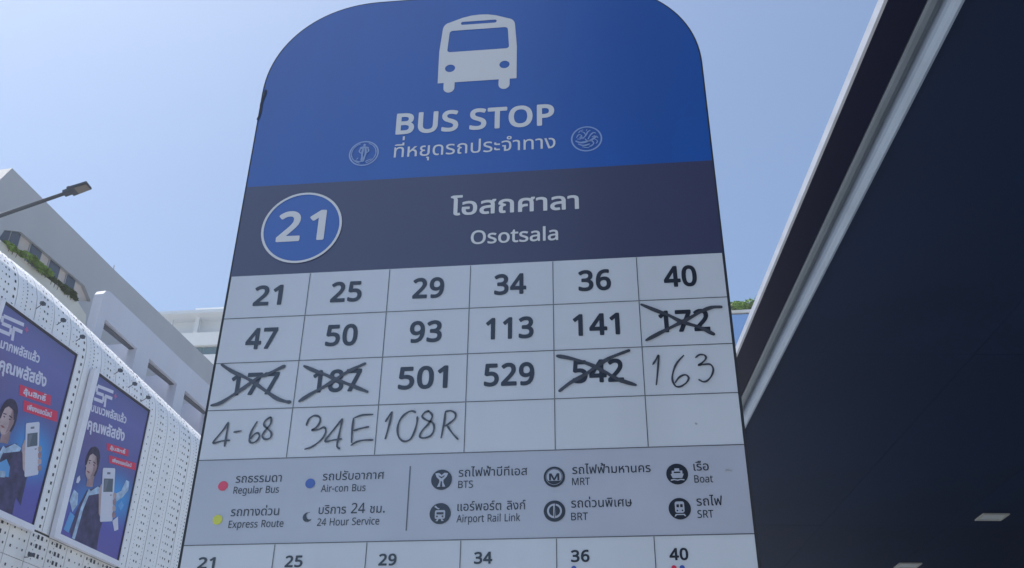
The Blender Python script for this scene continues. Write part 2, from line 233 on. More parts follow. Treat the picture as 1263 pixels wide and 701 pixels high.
 [3626,397,[[136,-9,110,-4,84,5,65,18,45,44,35,70,31,102,35,135,45,161,74,193,117,214,182,228,273,235,276,239,274,278,266,301,254,317,234,327,214,332,182,333,143,329,104,317,65,298,61,304,61,356,64,362,123,382,182,390,234,387,286,372,299,382,311,408,370,408,373,395,364,369,351,351,325,330,337,304,343,265,343,5,340,-2,278,-2,276,174,273,177,201,172,156,164,130,154,110,138,102,122,99,102,102,83,110,67,123,56,149,48,175,46,214,50,224,5,217,-2,195,-7]]],
 [3627,407,[[60,-2,60,382,126,382,127,232,132,226,281,382,356,382,357,376,255,271,262,266,301,253,320,239,339,219,352,194,362,148,361,-2,296,-2,294,142,286,174,272,194,255,206,229,214,203,217,127,142,126,-2]]],
 [3629,398,[[170,-9,131,-2,101,11,76,31,58,57,46,89,40,128,39,174,44,219,192,219,194,174,191,167,112,166,106,161,108,122,118,83,138,59,170,47,216,48,240,57,255,66,268,83,279,109,286,141,288,193,285,239,277,271,264,297,248,313,229,324,196,332,157,332,125,327,92,317,53,301,51,356,53,363,66,369,118,384,170,390,216,388,248,381,281,367,307,346,329,317,343,284,354,239,357,187,355,141,349,109,336,70,321,44,300,22,274,6,248,-3,209,-9]]],
 [3632,234,[[91,42,58,51,41,62,31,75,25,95,25,114,30,134,39,147,91,138,93,134,89,108,97,98,209,95,210,49,208,41],[84,237,65,242,48,251,35,264,28,277,25,309,30,329,39,341,91,332,93,329,89,303,97,292,208,290,210,244,208,236]]],
 [3633,0,[[-166,438,-186,442,-205,450,-226,471,-231,484,-232,504,-227,530,-218,543,-166,533,-164,530,-167,504,-160,494,-153,491,22,491,29,490,32,484,32,445,29,437]]],
 [3634,282,[[161,-2,161,271,155,304,146,317,135,325,116,331,96,333,57,328,5,309,4,362,6,369,18,374,77,388,116,390,148,386,174,378,194,366,210,350,220,330,226,310,228,278,228,-2]]],
 [3635,282,[[164,-3,161,5,161,271,155,304,138,324,118,331,99,333,53,327,8,308,4,317,4,362,7,369,14,373,47,383,79,389,118,390,151,385,177,377,196,364,210,350,220,330,228,284,228,5,227,-2,222,-3],[-116,421,-150,428,-177,447,-188,473,-186,506,-174,528,-148,546,-109,551,-77,547,-57,537,-39,518,-32,492,-34,466,-44,447,-64,431,-90,422],[-118,460,-96,462,-83,473,-80,486,-83,499,-96,511,-122,512,-138,499,-141,486,-138,473,-129,463]]],
 [3636,0,[[-358,438,-358,468,-306,493,-59,491,-59,441,-65,437]]],
 [3637,0,[[-358,438,-358,468,-306,493,-130,493,-122,497,-122,543,-117,549,-65,549,-59,546,-60,439]]],
 [3639,0,[[-358,438,-358,468,-310,491,-221,493,-217,497,-215,547,-163,548,-159,543,-159,497,-156,493,-150,493,-117,494,-115,543,-111,549,-65,549,-59,544,-60,439]]],
 [3640,0,[[-114,-184,-118,-182,-120,-176,-121,-103,-127,-94,-147,-95,-150,-91,-155,-52,-140,-45,-101,-42,-75,-51,-61,-72,-59,-176,-62,-184]]],
 [3648,205,[[130,-9,104,-3,85,9,73,24,65,47,65,382,131,382,132,63,137,54,150,47,184,50,195,5,189,-1,169,-7]]],
 [3649,394,[[130,-9,104,-3,85,9,73,24,65,47,65,382,131,382,132,63,137,54,150,47,184,50,195,5,189,-1,169,-7],[319,-9,293,-3,273,10,260,28,254,50,253,375,253,382,260,383,320,382,322,63,325,55,338,47,373,50,377,44,384,5,377,-2,358,-8]]],
 [3652,211,[[139,-9,113,-3,92,11,79,31,74,57,74,453,83,492,103,518,93,521,-11,523,3,570,9,576,197,576,204,574,205,570,205,525,171,514,153,499,145,479,141,447,142,63,145,55,158,47,193,50,197,44,205,5,197,-2,178,-8]]],
 [3656,0,[[-125,438,-126,588,-60,588,-60,439]]],
 [3657,0,[[-257,438,-258,471,-211,490,-202,497,-196,510,-198,523,-205,529,-218,531,-237,525,-244,525,-246,530,-257,565,-244,575,-224,582,-198,585,-179,584,-166,579,-151,569,-141,556,-135,536,-136,517,-143,497,-140,493,-42,492,-37,484,-37,445,-42,437]]],
 [3660,0,[[-175,417,-186,438,-189,471,-182,495,-168,510,-149,519,-130,523,-18,523,-16,477,-19,470,-110,469,-119,464,-124,458,-125,445,-120,432,-123,426]]],
]: GL['r'][chr(code)] = (adv, loops)
GL['m'] = {}
for code, adv, loops in [
 [32,260,[]],
 [79,626,[[255,-17,203,-3,151,23,107,62,75,107,52,166,39,231,36,309,45,380,60,432,86,484,112,518,158,555,199,575,262,591,320,594,385,587,444,568,484,543,524,504,557,452,574,406,588,335,590,263,581,192,562,133,538,88,509,52,470,20,418,-5,372,-16,314,-21],[293,68,333,68,372,75,404,88,430,107,452,133,468,166,479,198,486,244,488,289,484,348,473,393,456,432,432,465,405,485,379,496,340,504,301,505,262,499,229,488,203,471,179,445,163,419,147,374,140,328,138,270,144,218,153,179,171,140,197,107,223,88,255,75]]],
 [97,450,[[133,-17,100,-7,74,7,52,29,36,55,28,81,24,120,29,158,40,185,68,220,94,238,120,249,185,265,302,274,301,309,295,332,285,348,269,359,243,366,217,367,185,363,109,335,100,335,94,341,73,393,73,406,87,416,126,432,191,448,256,449,315,437,341,424,367,400,386,367,395,335,398,289,398,-3,393,-10,386,-13,328,-12,321,-3,315,24,308,32,276,4,237,-13,185,-21],[153,68,178,62,217,65,243,72,269,88,287,107,296,127,301,153,302,193,295,196,211,191,172,183,146,169,128,146,123,114,130,88,139,77]]],
 [108,207,[[60,-10,55,5,55,609,60,619,67,622,138,622,150,616,152,609,152,-2,149,-8,138,-13,67,-13]]],
 [111,485,[[199,-17,160,-6,119,16,88,45,62,82,43,127,34,172,32,237,39,289,50,328,71,367,95,396,127,421,160,437,205,448,244,451,296,445,342,429,377,406,403,380,429,341,442,309,453,257,454,198,448,146,437,107,417,68,392,36,361,11,329,-5,283,-18,238,-21],[206,68,231,64,257,64,283,69,303,78,331,107,349,153,355,192,356,231,352,263,344,296,331,322,316,341,296,354,277,362,225,365,186,353,158,328,144,302,136,276,131,237,130,205,134,166,142,133,153,110,166,93,186,77]]],
 [115,384,[[111,-16,65,-5,33,10,29,16,29,81,33,93,46,96,91,77,137,65,169,62,208,64,234,70,254,81,265,101,266,120,255,140,237,153,98,216,72,232,53,250,37,276,29,309,29,341,42,380,62,406,91,427,124,440,163,448,215,451,260,446,306,436,345,421,352,413,352,406,327,348,319,340,241,363,182,367,156,363,137,354,124,341,121,328,127,309,143,294,286,231,317,211,337,192,353,166,361,127,358,88,347,55,332,34,312,16,286,0,260,-10,221,-18,189,-21]]],
 [116,289,[[161,-17,135,-9,109,5,89,25,74,49,64,81,61,114,61,354,57,362,11,362,3,367,0,374,1,413,5,419,63,447,90,530,96,539,102,541,148,541,155,536,157,530,157,452,161,443,271,443,281,432,282,374,278,366,265,362,159,361,157,127,159,107,165,88,174,77,187,68,213,63,271,72,280,68,284,62,285,3,278,-7,239,-18,200,-21]]],
 [3606,417,[[103,-16,83,-9,66,5,53,24,47,44,45,135,49,167,59,193,85,219,85,226,38,244,33,252,34,291,44,323,63,349,83,366,116,384,148,395,187,400,226,399,265,392,298,381,327,362,350,339,363,317,372,284,374,5,371,-8,356,-13,298,-13,290,-8,287,5,286,252,283,278,272,297,256,310,233,319,200,323,174,320,148,312,130,297,123,284,129,278,194,247,201,239,194,197,187,191,161,186,142,175,135,161,133,141,134,63,142,57,174,61,184,57,195,11,196,-2,181,-12,155,-19,129,-20]]],
 [3621,396,[[117,-16,91,-8,67,5,46,24,33,44,24,70,21,102,25,135,34,161,59,193,78,207,104,220,162,235,265,245,264,278,257,297,246,310,227,319,201,323,169,322,136,317,104,306,65,288,58,289,51,297,51,362,58,370,84,381,156,398,227,398,279,386,305,371,325,352,339,330,349,297,353,258,353,-2,349,-8,338,-13,279,-13,269,-8,266,5,266,161,260,166,201,161,156,154,130,143,117,130,111,115,110,96,113,83,122,70,136,61,162,56,214,62,221,58,225,50,234,5,233,-2,227,-9,195,-17,156,-20]]],
 [3624,436,[[48,-10,43,-2,44,265,56,317,76,350,94,367,113,380,165,396,211,400,243,398,276,392,308,380,321,390,326,408,334,417,399,418,407,414,411,408,411,395,404,369,391,350,368,330,365,324,377,291,382,252,383,5,380,-8,367,-13,308,-13,298,-8,295,-2,295,239,292,271,282,294,265,310,243,319,211,323,172,316,146,297,133,265,131,207,133,201,154,213,185,220,250,220,256,207,255,154,250,148,243,146,198,145,172,139,145,122,137,109,132,90,131,-2,126,-10,113,-13,55,-13]]],
 [3626,397,[[117,-16,91,-8,67,5,46,24,33,44,24,70,21,102,25,135,34,161,59,193,78,207,104,220,162,235,265,245,264,278,257,297,246,310,227,319,201,323,169,322,136,317,104,306,65,288,58,289,52,296,51,304,52,363,58,370,78,379,136,395,182,400,221,399,253,394,286,383,295,395,299,411,305,417,377,416,383,408,383,401,376,369,363,349,339,330,349,297,353,265,351,-6,344,-12,338,-13,279,-13,269,-8,266,5,266,161,260,166,201,161,156,154,130,143,117,130,111,115,110,96,113,83,122,70,136,61,162,56,214,62,221,58,225,50,234,5,233,-2,227,-9,195,-17,156,-20]]],
 [3629,398,[[144,-16,112,-6,83,11,60,35,47,57,36,89,30,128,29,174,34,223,40,230,47,231,190,231,201,226,204,219,204,174,200,161,190,156,118,156,117,141,124,96,140,70,170,57,209,57,230,63,248,74,260,89,269,109,276,141,278,187,276,226,271,258,261,282,248,300,229,313,203,321,170,323,138,320,99,309,60,291,47,292,41,304,41,362,47,370,66,380,125,395,183,400,235,395,274,382,300,365,328,336,346,306,359,267,366,219,366,154,359,109,350,76,333,44,313,20,293,5,268,-8,229,-17,190,-20]]],
 [3634,282,[[155,-9,151,-2,151,271,147,298,139,310,129,317,96,323,57,318,12,299,-1,301,-6,310,-6,369,-1,376,25,387,57,396,96,400,129,399,161,393,187,382,206,369,222,350,231,330,238,278,238,-2,233,-10,226,-13,161,-13]]],
 [3650,214,[[122,-16,102,-8,83,7,71,24,64,50,63,447,61,473,56,486,44,500,24,509,4,512,-5,518,-7,551,-2,561,57,586,245,586,255,577,256,525,252,515,239,511,141,511,135,510,134,505,145,479,151,447,151,70,154,60,161,57,193,62,203,57,215,5,214,-2,207,-8,180,-17,148,-20]]],
]: GL['m'][chr(code)] = (adv, loops)
GL['b'] = {}
for code, adv, loops in [
 [32,260,[]],
 [48,459,[[187,-30,142,-16,103,10,70,46,47,88,30,140,17,211,13,289,17,367,28,432,42,478,64,523,90,555,129,584,168,600,207,607,252,606,304,594,349,569,381,536,409,491,429,432,441,367,445,289,442,211,432,146,416,94,393,49,366,16,330,-10,291,-26,246,-33],[204,81,226,78,252,81,272,90,285,102,296,120,307,146,320,224,320,341,315,387,307,426,293,458,278,478,259,490,239,495,213,494,194,488,181,480,168,465,149,419,138,348,137,244,148,159,158,127,169,107,187,89]]],
 [49,459,[[206,-24,194,-14,190,-2,189,434,187,436,122,383,102,380,88,388,53,434,45,453,50,466,56,473,213,595,226,599,291,598,304,590,311,570,311,-2,304,-17,291,-25]]],
 [50,459,[[24,-22,17,-14,13,-2,12,57,15,70,200,258,253,317,285,369,293,395,295,421,291,453,280,473,258,488,232,494,199,493,167,486,134,470,95,443,76,441,63,449,23,499,19,512,22,525,50,550,89,574,128,591,167,602,206,606,251,605,284,600,323,586,349,571,373,551,393,525,407,499,415,473,419,440,418,401,412,369,391,317,355,264,298,200,194,96,199,90,206,90,427,88,435,83,442,70,443,-2,440,-12,427,-24,414,-26,37,-26]]],
 [51,459,[[126,-30,61,-15,28,-2,15,8,10,23,11,94,22,111,41,115,87,96,132,84,171,78,210,78,262,87,282,96,295,108,306,127,313,153,311,185,301,205,275,224,243,234,204,239,113,242,102,250,98,263,97,322,103,341,119,351,210,353,236,359,262,370,282,387,293,406,297,426,295,452,285,471,269,485,249,492,217,495,184,493,158,487,126,473,87,450,67,448,54,457,20,504,14,517,15,530,25,543,66,569,106,587,139,597,178,604,217,607,269,603,295,598,334,584,373,556,403,517,417,478,421,426,413,380,393,341,360,309,357,302,399,272,426,231,438,179,438,146,432,107,418,72,394,36,360,7,327,-11,282,-25,236,-32,178,-34]]],
 [52,459,[[282,-24,270,-14,265,-2,265,96,262,104,9,105,1,109,-8,122,-9,194,-3,207,269,595,282,601,360,602,373,598,379,592,385,577,386,219,444,219,457,215,464,208,469,194,469,128,464,115,451,105,385,103,385,-2,381,-14,374,-21,360,-26],[138,219,263,219,265,226,265,388,262,400]]],
 [53,459,[[134,-29,69,-14,43,-2,30,8,25,23,25,88,32,107,43,115,56,115,108,93,173,80,212,78,251,85,283,100,303,123,313,153,314,192,309,211,299,231,283,247,264,256,231,264,192,266,95,254,49,281,42,289,38,302,62,582,73,595,88,599,381,597,393,588,399,575,399,504,392,491,374,482,173,482,170,478,162,380,166,374,238,377,303,366,348,347,374,330,394,311,421,270,436,218,439,185,437,146,423,94,402,55,380,29,355,8,316,-13,277,-26,238,-32,186,-34]]],
 [54,459,[[192,-29,140,-11,101,16,63,62,38,114,23,172,18,244,24,335,40,413,60,465,88,510,121,546,160,573,199,590,251,603,316,606,381,599,394,593,403,575,403,510,394,493,374,487,329,496,283,496,251,490,222,478,195,458,175,432,157,393,151,361,153,359,179,372,212,381,244,384,283,383,316,377,342,367,387,338,407,315,424,289,442,237,446,205,446,166,435,101,421,68,400,37,374,10,348,-8,316,-22,277,-31,238,-34],[210,81,244,78,277,85,300,101,316,127,324,166,322,218,307,250,293,263,277,272,238,277,199,270,166,249,145,218,142,198,143,179,156,133,179,100]]],
 [55,459,[[99,-24,84,-8,86,11,302,480,294,482,27,484,15,492,9,506,12,583,21,594,34,599,417,599,430,596,439,590,445,577,443,508,209,-13,202,-21,190,-26]]],
 [56,459,[[174,-30,116,-13,77,9,44,42,21,88,13,146,16,179,23,205,36,231,54,257,106,302,70,336,43,380,33,426,34,471,43,504,57,531,79,556,109,578,142,593,187,604,226,607,272,604,324,590,363,570,397,536,418,497,426,445,424,419,418,393,408,371,392,348,346,302,395,265,428,222,437,198,443,172,443,120,433,81,416,49,389,19,356,-4,324,-19,278,-31,233,-34],[211,75,259,77,291,88,312,107,319,120,323,140,321,166,304,193,272,217,220,241,187,226,159,205,141,179,135,153,138,120,155,96,179,81],[228,361,233,359,246,366,279,387,296,406,303,426,303,452,296,471,282,484,259,494,226,498,194,493,168,479,155,458,153,432,162,406,187,383]]],
 [57,459,[[97,-30,71,-24,58,-10,56,62,61,75,71,84,84,86,130,77,182,77,214,84,239,94,266,115,286,140,302,172,312,211,305,212,275,198,247,191,214,188,175,190,143,197,117,206,71,237,53,257,37,283,19,335,15,367,15,406,27,471,41,504,65,539,91,564,123,585,156,597,201,606,247,605,286,598,331,578,373,543,406,497,427,445,440,387,443,315,436,231,421,159,401,107,377,67,343,29,305,2,260,-19,214,-30,156,-34],[208,296,247,298,279,311,305,335,319,367,315,413,298,452,273,480,240,494,201,493,169,478,148,452,138,419,137,367,149,328,159,315,175,304]]],
 [66,521,[[63,-22,56,-14,52,-2,52,570,54,583,63,594,76,599,271,598,356,587,416,564,440,546,463,518,479,480,484,453,483,408,474,369,456,336,423,304,447,290,472,265,489,239,500,207,504,167,501,128,493,96,478,64,458,37,427,11,395,-5,349,-19,278,-26,76,-26],[177,90,180,87,284,88,317,92,343,102,363,122,373,148,374,180,366,207,346,226,310,239,271,242,180,243,176,239,176,232],[178,356,291,357,317,361,335,369,348,382,356,401,357,434,351,453,343,464,330,472,297,481,258,485,180,485,176,480]]],
 [77,727,[[63,-22,56,-14,52,-2,52,570,59,590,76,599,187,598,200,593,206,586,362,174,524,590,531,595,544,599,648,599,668,591,673,583,676,570,676,-2,668,-18,655,-25,577,-26,563,-21,553,-8,551,350,415,-8,405,-21,388,-26,330,-26,317,-22,309,-14,174,343,170,330,169,-8,161,-20,148,-26,76,-26]]],
 [79,626,[[255,-30,200,-16,145,12,99,51,64,101,40,159,26,231,24,315,33,387,54,452,75,491,106,530,151,566,197,588,262,604,320,607,385,601,437,585,489,555,535,512,562,471,586,413,600,341,603,263,594,192,574,128,549,81,518,42,478,10,424,-16,372,-30,314,-34],[293,81,333,81,366,87,392,97,418,114,437,136,451,159,465,198,472,237,475,289,472,341,462,387,445,426,424,454,398,473,379,482,340,491,301,492,268,488,236,477,210,460,190,439,174,413,161,374,155,341,151,289,155,231,165,185,178,153,197,126,223,104,255,88]]],
 [80,485,[[63,-22,56,-14,52,-2,52,570,54,583,63,594,76,599,258,598,323,589,362,577,388,564,414,544,440,514,452,492,465,453,470,408,468,376,460,336,447,304,429,278,404,252,382,236,349,219,317,208,271,200,180,197,176,194,176,187,176,-2,171,-14,154,-26,76,-26],[176,317,180,311,258,314,297,324,320,336,335,356,343,388,341,428,328,453,310,468,278,480,239,484,180,485,176,480]]],
 [83,440,[[124,-29,59,-16,33,-6,20,3,15,16,15,88,18,101,24,107,33,113,46,114,104,94,163,83,202,81,241,84,273,95,293,111,303,133,303,159,293,185,273,202,241,219,121,270,85,294,57,322,35,361,24,406,24,458,36,504,59,539,91,568,124,586,169,600,215,606,286,603,345,592,397,573,411,562,414,543,391,478,377,463,358,462,312,479,273,488,208,490,182,484,162,471,150,452,147,432,155,400,175,380,208,362,293,328,338,305,377,277,401,250,420,211,428,166,426,120,413,75,397,48,371,20,345,1,306,-17,267,-28,221,-33]]],
 [84,446,[[176,-23,165,-14,161,-2,161,480,156,483,7,483,-6,488,-18,506,-16,583,-6,594,7,599,436,599,449,596,461,583,463,570,463,506,457,492,449,486,436,483,293,483,285,480,284,-8,274,-21,260,-26,189,-26]]],
 [85,586,[[233,-29,175,-13,126,16,106,36,81,68,58,120,50,153,46,205,48,582,58,594,71,599,149,598,162,592,168,583,170,205,177,153,193,120,220,96,259,83,305,81,348,88,376,103,398,127,411,159,416,198,418,582,428,595,441,599,513,599,526,595,534,588,539,575,539,198,534,146,515,88,495,55,473,29,441,5,409,-13,376,-24,331,-32,285,-34]]],
 [3585,416,[[38,-21,31,-14,27,-2,27,148,38,190,60,219,31,232,24,239,20,252,20,278,25,310,42,343,64,368,90,386,122,401,161,410,207,413,252,408,291,397,324,380,350,358,366,336,378,310,384,284,386,-2,381,-14,369,-24,356,-26,298,-26,285,-22,277,-14,272,-2,272,246,270,271,259,291,246,300,226,307,200,310,168,305,142,291,144,284,200,256,208,246,210,232,199,187,187,178,168,175,155,169,144,154,140,128,140,-2,136,-14,129,-22,116,-26,51,-26]]],
 [3588,426,[[42,-22,35,-14,30,-2,31,265,40,310,61,352,81,373,107,391,139,404,172,410,217,413,263,409,302,399,334,382,354,365,373,339,383,317,392,284,396,239,396,5,391,-14,380,-24,367,-26,302,-25,286,-14,282,-2,280,265,273,284,256,300,237,307,211,310,178,305,158,291,146,265,144,226,146,224,172,232,204,235,243,235,256,232,263,226,268,213,266,148,250,134,178,128,165,122,152,110,144,83,144,-2,139,-14,133,-21,113,-26,55,-26]]],
 [3591,372,[[109,-24,94,-8,-24,369,-25,388,-15,401,-2,406,64,406,76,402,84,395,181,90,187,82,202,90,216,103,237,142,247,200,242,252,226,284,207,300,174,306,142,301,124,310,103,369,103,382,115,399,148,407,194,409,239,401,271,388,304,364,328,336,344,304,357,258,361,207,358,161,348,115,331,76,311,44,291,21,265,2,232,-14,200,-22,154,-26]]],
 [3603,630,[[103,-29,77,-20,54,-2,39,24,33,50,34,161,44,193,63,219,32,232,25,239,20,252,21,291,32,330,44,349,64,370,90,388,122,402,155,410,194,413,233,410,265,403,298,389,319,375,350,340,367,297,371,258,371,115,375,96,389,77,402,72,421,71,441,76,458,89,472,109,480,135,482,382,486,395,499,405,512,406,571,406,584,402,590,395,595,382,595,-2,591,-15,584,-21,571,-26,512,-25,499,-17,493,-6,441,-29,415,-32,382,-32,337,-21,298,4,285,18,272,40,260,83,257,258,253,278,246,292,233,302,194,310,161,305,140,291,147,284,201,258,209,252,214,239,208,200,203,187,194,179,161,171,151,161,146,141,146,76,148,70,181,73,196,63,201,50,209,-2,200,-17,174,-28,135,-33]]],
 [3604,427,[[144,-29,105,-16,79,2,53,31,34,70,20,128,16,187,20,252,33,304,48,336,68,362,92,382,125,399,164,409,209,413,261,409,300,400,333,384,359,362,378,335,392,297,397,252,396,-8,386,-21,372,-26,307,-26,289,-15,284,-2,284,245,282,271,273,291,261,301,235,308,203,309,183,306,163,297,150,284,139,265,132,232,130,200,135,128,146,96,164,77,196,70,235,76,249,70,257,57,264,-2,255,-18,229,-28,190,-33]]],
 [3607,422,[[44,-22,37,-14,32,-2,32,382,37,395,44,402,57,406,102,406,115,402,122,396,128,381,154,396,180,406,206,411,245,413,297,404,336,384,356,366,372,343,383,317,390,284,392,-2,388,-14,375,-24,362,-26,304,-26,291,-22,283,-14,278,-2,276,271,268,291,258,301,239,308,219,309,193,304,174,293,161,277,150,252,146,219,146,-2,142,-14,135,-21,122,-26,57,-26]]],
 [3608,377,[[127,-28,49,-7,40,-2,31,11,30,180,42,198,68,206,37,232,23,260,18,304,28,343,45,369,68,387,101,402,133,409,185,413,244,410,289,401,328,388,341,377,345,362,344,304,337,291,328,285,315,284,263,301,205,310,153,308,135,304,132,297,158,284,283,244,315,226,338,206,359,174,369,135,368,89,354,44,341,23,323,5,302,-9,276,-21,237,-30,205,-33],[174,70,218,71,244,80,255,96,255,128,244,140,224,150,146,174,140,174,140,76]]],
 [3609,425,[[146,-29,107,-17,75,5,50,37,37,70,30,128,30,382,35,395,48,405,61,406,120,406,133,401,139,395,144,382,146,109,154,89,165,79,185,72,204,71,230,76,250,87,263,103,273,128,276,161,276,382,281,395,289,402,302,406,373,404,386,395,390,382,390,5,386,-13,379,-21,367,-26,315,-26,302,-23,289,-10,282,-8,250,-24,217,-31,178,-33]]],
 [3610,419,[[159,-29,120,-18,82,5,54,37,38,76,30,141,30,382,35,395,48,405,61,406,120,406,133,401,139,395,144,382,144,141,147,109,156,89,165,80,185,73,211,70,237,73,256,82,267,96,273,115,276,388,282,398,295,405,373,404,384,395,389,382,389,135,382,83,368,44,355,24,334,2,295,-20,256,-30,230,-32]]],
 [3614,482,[[85,-23,76,-14,71,-2,3,376,7,395,14,402,27,406,92,406,105,402,111,397,118,382,144,226,190,388,202,403,215,406,267,406,280,401,287,395,332,243,339,230,364,382,369,395,378,403,391,406,456,406,469,401,478,388,479,376,411,-2,404,-18,384,-26,326,-26,313,-23,303,-14,241,181,179,-14,170,-23,157,-26,98,-26]]],
 [3617,426,[[197,-29,171,-21,138,-6,127,-21,112,-26,54,-25,41,-15,37,-8,37,388,47,401,60,406,125,406,138,401,145,395,149,382,150,154,155,122,169,96,184,82,210,72,236,71,255,76,268,84,276,96,281,115,283,388,288,396,301,405,379,404,391,395,396,382,395,115,392,83,382,50,357,11,340,-5,314,-19,262,-32,229,-33]]],
 [3618,412,[[143,-27,104,-16,72,2,46,30,30,64,23,103,25,142,35,174,56,207,33,237,22,272,23,311,36,350,50,369,72,388,98,401,124,408,163,411,202,408,228,401,244,389,248,369,236,317,228,306,215,301,176,308,150,306,138,298,136,285,137,272,150,260,176,254,215,251,228,241,232,226,232,181,228,168,215,157,169,154,150,148,143,142,139,129,141,96,150,83,169,74,195,71,228,72,255,83,263,96,267,109,270,389,280,402,293,406,358,406,370,402,377,395,382,382,382,129,377,83,361,38,348,18,332,3,306,-13,286,-21,221,-32]]],
 [3621,396,[[117,-29,88,-21,58,-6,39,12,22,37,11,70,8,102,11,135,19,160,45,199,78,223,136,244,182,251,247,256,252,258,250,278,246,291,234,303,214,308,188,310,130,302,71,276,52,278,44,284,38,297,40,369,52,382,71,390,110,403,149,410,221,412,279,400,312,382,333,362,351,334,362,297,366,258,364,-8,357,-19,344,-26,279,-26,264,-21,247,1,245,-8,234,-20,208,-28,162,-33],[246,11,247,6,251,11,252,24,253,148,247,152,182,146,149,138,132,128,123,109,124,89,130,80,156,70,182,69,214,75,227,70,236,57]]],
 [3623,341,[[83,-29,38,-15,12,-2,5,5,1,24,22,76,31,88,44,93,90,75,116,71,148,73,174,87,192,109,203,141,208,193,204,239,195,265,183,284,168,297,148,305,122,309,90,308,64,303,31,290,12,297,6,304,3,317,4,375,18,392,64,407,122,413,174,408,213,396,246,378,272,355,298,317,313,278,322,226,323,167,315,115,308,89,290,50,265,18,239,-4,207,-21,181,-28,129,-33]]],
 [3626,397,[[117,-29,88,-21,58,-6,39,12,22,37,11,70,8,102,11,135,19,160,45,199,78,223,136,244,182,251,247,256,252,258,250,278,246,291,234,303,214,308,188,310,130,302,71,276,52,278,44,284,38,297,40,369,45,377,65,388,136,408,214,412,247,408,279,398,289,421,305,431,370,431,383,427,391,421,396,408,392,375,379,349,355,323,363,291,366,258,366,-2,361,-15,344,-26,273,-25,260,-18,247,1,245,-8,234,-20,208,-28,162,-33],[246,11,247,6,251,11,252,24,253,148,247,152,182,146,149,138,132,128,123,109,124,89,130,80,156,70,182,69,214,75,227,70,236,57]]],
 [3629,398,[[144,-29,105,-17,79,-2,57,18,36,50,24,83,17,128,16,174,20,226,30,239,47,244,190,244,209,236,217,219,217,167,212,154,196,144,130,141,135,102,145,83,157,74,170,71,203,70,222,74,238,83,249,96,257,115,263,148,265,187,263,226,257,258,249,278,235,294,216,304,190,309,131,305,99,295,60,277,46,278,36,284,29,297,28,362,33,375,40,382,66,394,105,405,170,413,235,408,274,396,307,377,333,352,355,317,371,271,379,226,380,167,373,109,364,76,349,44,326,15,300,-6,268,-21,229,-31,190,-33]]],
 [3633,0,[[-186,418,-209,426,-229,439,-244,457,-253,478,-255,504,-249,536,-239,556,-225,565,-153,553,-141,536,-144,517,-140,514,29,514,42,510,53,497,54,432,48,423,35,415,-153,414]]],
 [3634,282,[[148,-21,142,-14,138,-2,138,271,132,298,116,308,83,309,56,304,5,285,-10,291,-18,304,-19,369,-14,381,5,394,44,406,77,412,116,413,148,409,181,400,207,385,223,369,236,350,246,324,251,278,250,-8,241,-21,226,-26,161,-26]]],
 [3636,0,[[-371,419,-378,426,-382,439,-382,471,-377,483,-367,491,-312,515,-59,515,-46,510,-37,497,-37,432,-46,420,-59,415,-358,414]]],
 [3637,0,[[-371,419,-378,426,-382,439,-380,478,-371,489,-319,512,-306,516,-150,516,-145,523,-143,556,-137,565,-124,571,-59,572,-46,567,-37,556,-36,439,-40,426,-52,416,-358,414]]],
 [3640,0,[[-127,-205,-142,-189,-143,-124,-147,-119,-166,-111,-173,-98,-177,-46,-170,-33,-153,-25,-114,-19,-88,-21,-69,-27,-56,-37,-39,-65,-36,-85,-38,-189,-43,-198,-56,-206]]],
 [3648,205,[[111,-29,85,-19,63,-2,47,24,41,50,41,382,46,395,52,402,65,406,137,405,144,401,153,388,154,76,156,70,189,74,202,67,208,57,218,5,210,-15,189,-26,150,-33]]],
 [3649,394,[[111,-29,85,-19,63,-2,47,24,41,50,41,382,46,395,52,402,65,406,137,405,144,401,153,388,154,76,156,70,189,74,202,67,208,57,218,5,210,-15,189,-26,150,-33],[299,-29,273,-19,252,-2,237,24,231,50,230,382,234,394,241,401,254,406,325,405,338,396,342,388,344,76,345,71,377,74,390,68,398,57,407,5,400,-15,377,-26,338,-33]]],
 [3652,211,[[119,-29,98,-21,79,-8,63,11,53,37,50,70,50,440,52,466,59,492,54,498,-17,500,-32,512,-34,531,-17,583,-11,592,2,598,204,599,222,590,228,577,228,525,225,512,210,500,184,494,172,486,165,466,164,440,164,76,165,71,171,70,197,74,215,63,227,-2,217,-18,191,-28,152,-33]]],
 [3657,0,[[-270,419,-277,426,-281,439,-280,478,-272,491,-256,497,-254,504,-266,517,-280,556,-281,569,-270,586,-237,603,-198,609,-159,601,-138,588,-122,569,-115,549,-112,517,-36,515,-23,508,-16,497,-15,432,-23,421,-36,415,-257,414]]],
 [3660,0,[[-188,398,-197,406,-206,425,-212,471,-203,503,-182,528,-156,541,-123,547,-19,547,-6,543,2,536,7,523,7,471,2,458,-5,451,-19,447,-97,447,-100,445,-96,432,-98,419,-110,406,-175,394]]],
]: GL['b'][chr(code)] = (adv, loops)
UP = set('\u0e31\u0e34\u0e35\u0e36\u0e37'); TONE = set('\u0e48\u0e49\u0e4a\u0e4b\u0e4c')
def layout(txt, wt):
    """lay a string out in em units: list of loops groups"""
    x = 0; out = []; prev = ''
    for ch in txt:
        g = GL[wt if ch in GL[wt] else 'r'].get(ch)
        if g is None: continue
        dy = .20 if (ch in TONE and prev in UP) else 0.0
        if g[1]:
            out.append([[(x + L[i]/1000, L[i+1]/1000 + dy) for i in range(0, len(L), 2)] for L in g[1]])
        x += g[0]/1000 + (.03 if wt == 'b' and ord(ch) < 0xe00 else 0); prev = ch
    return out
def area2(L): return sum(a[0]*b[1]-b[0]*a[1] for a, b in zip(L, L[1:]+L[:1]))
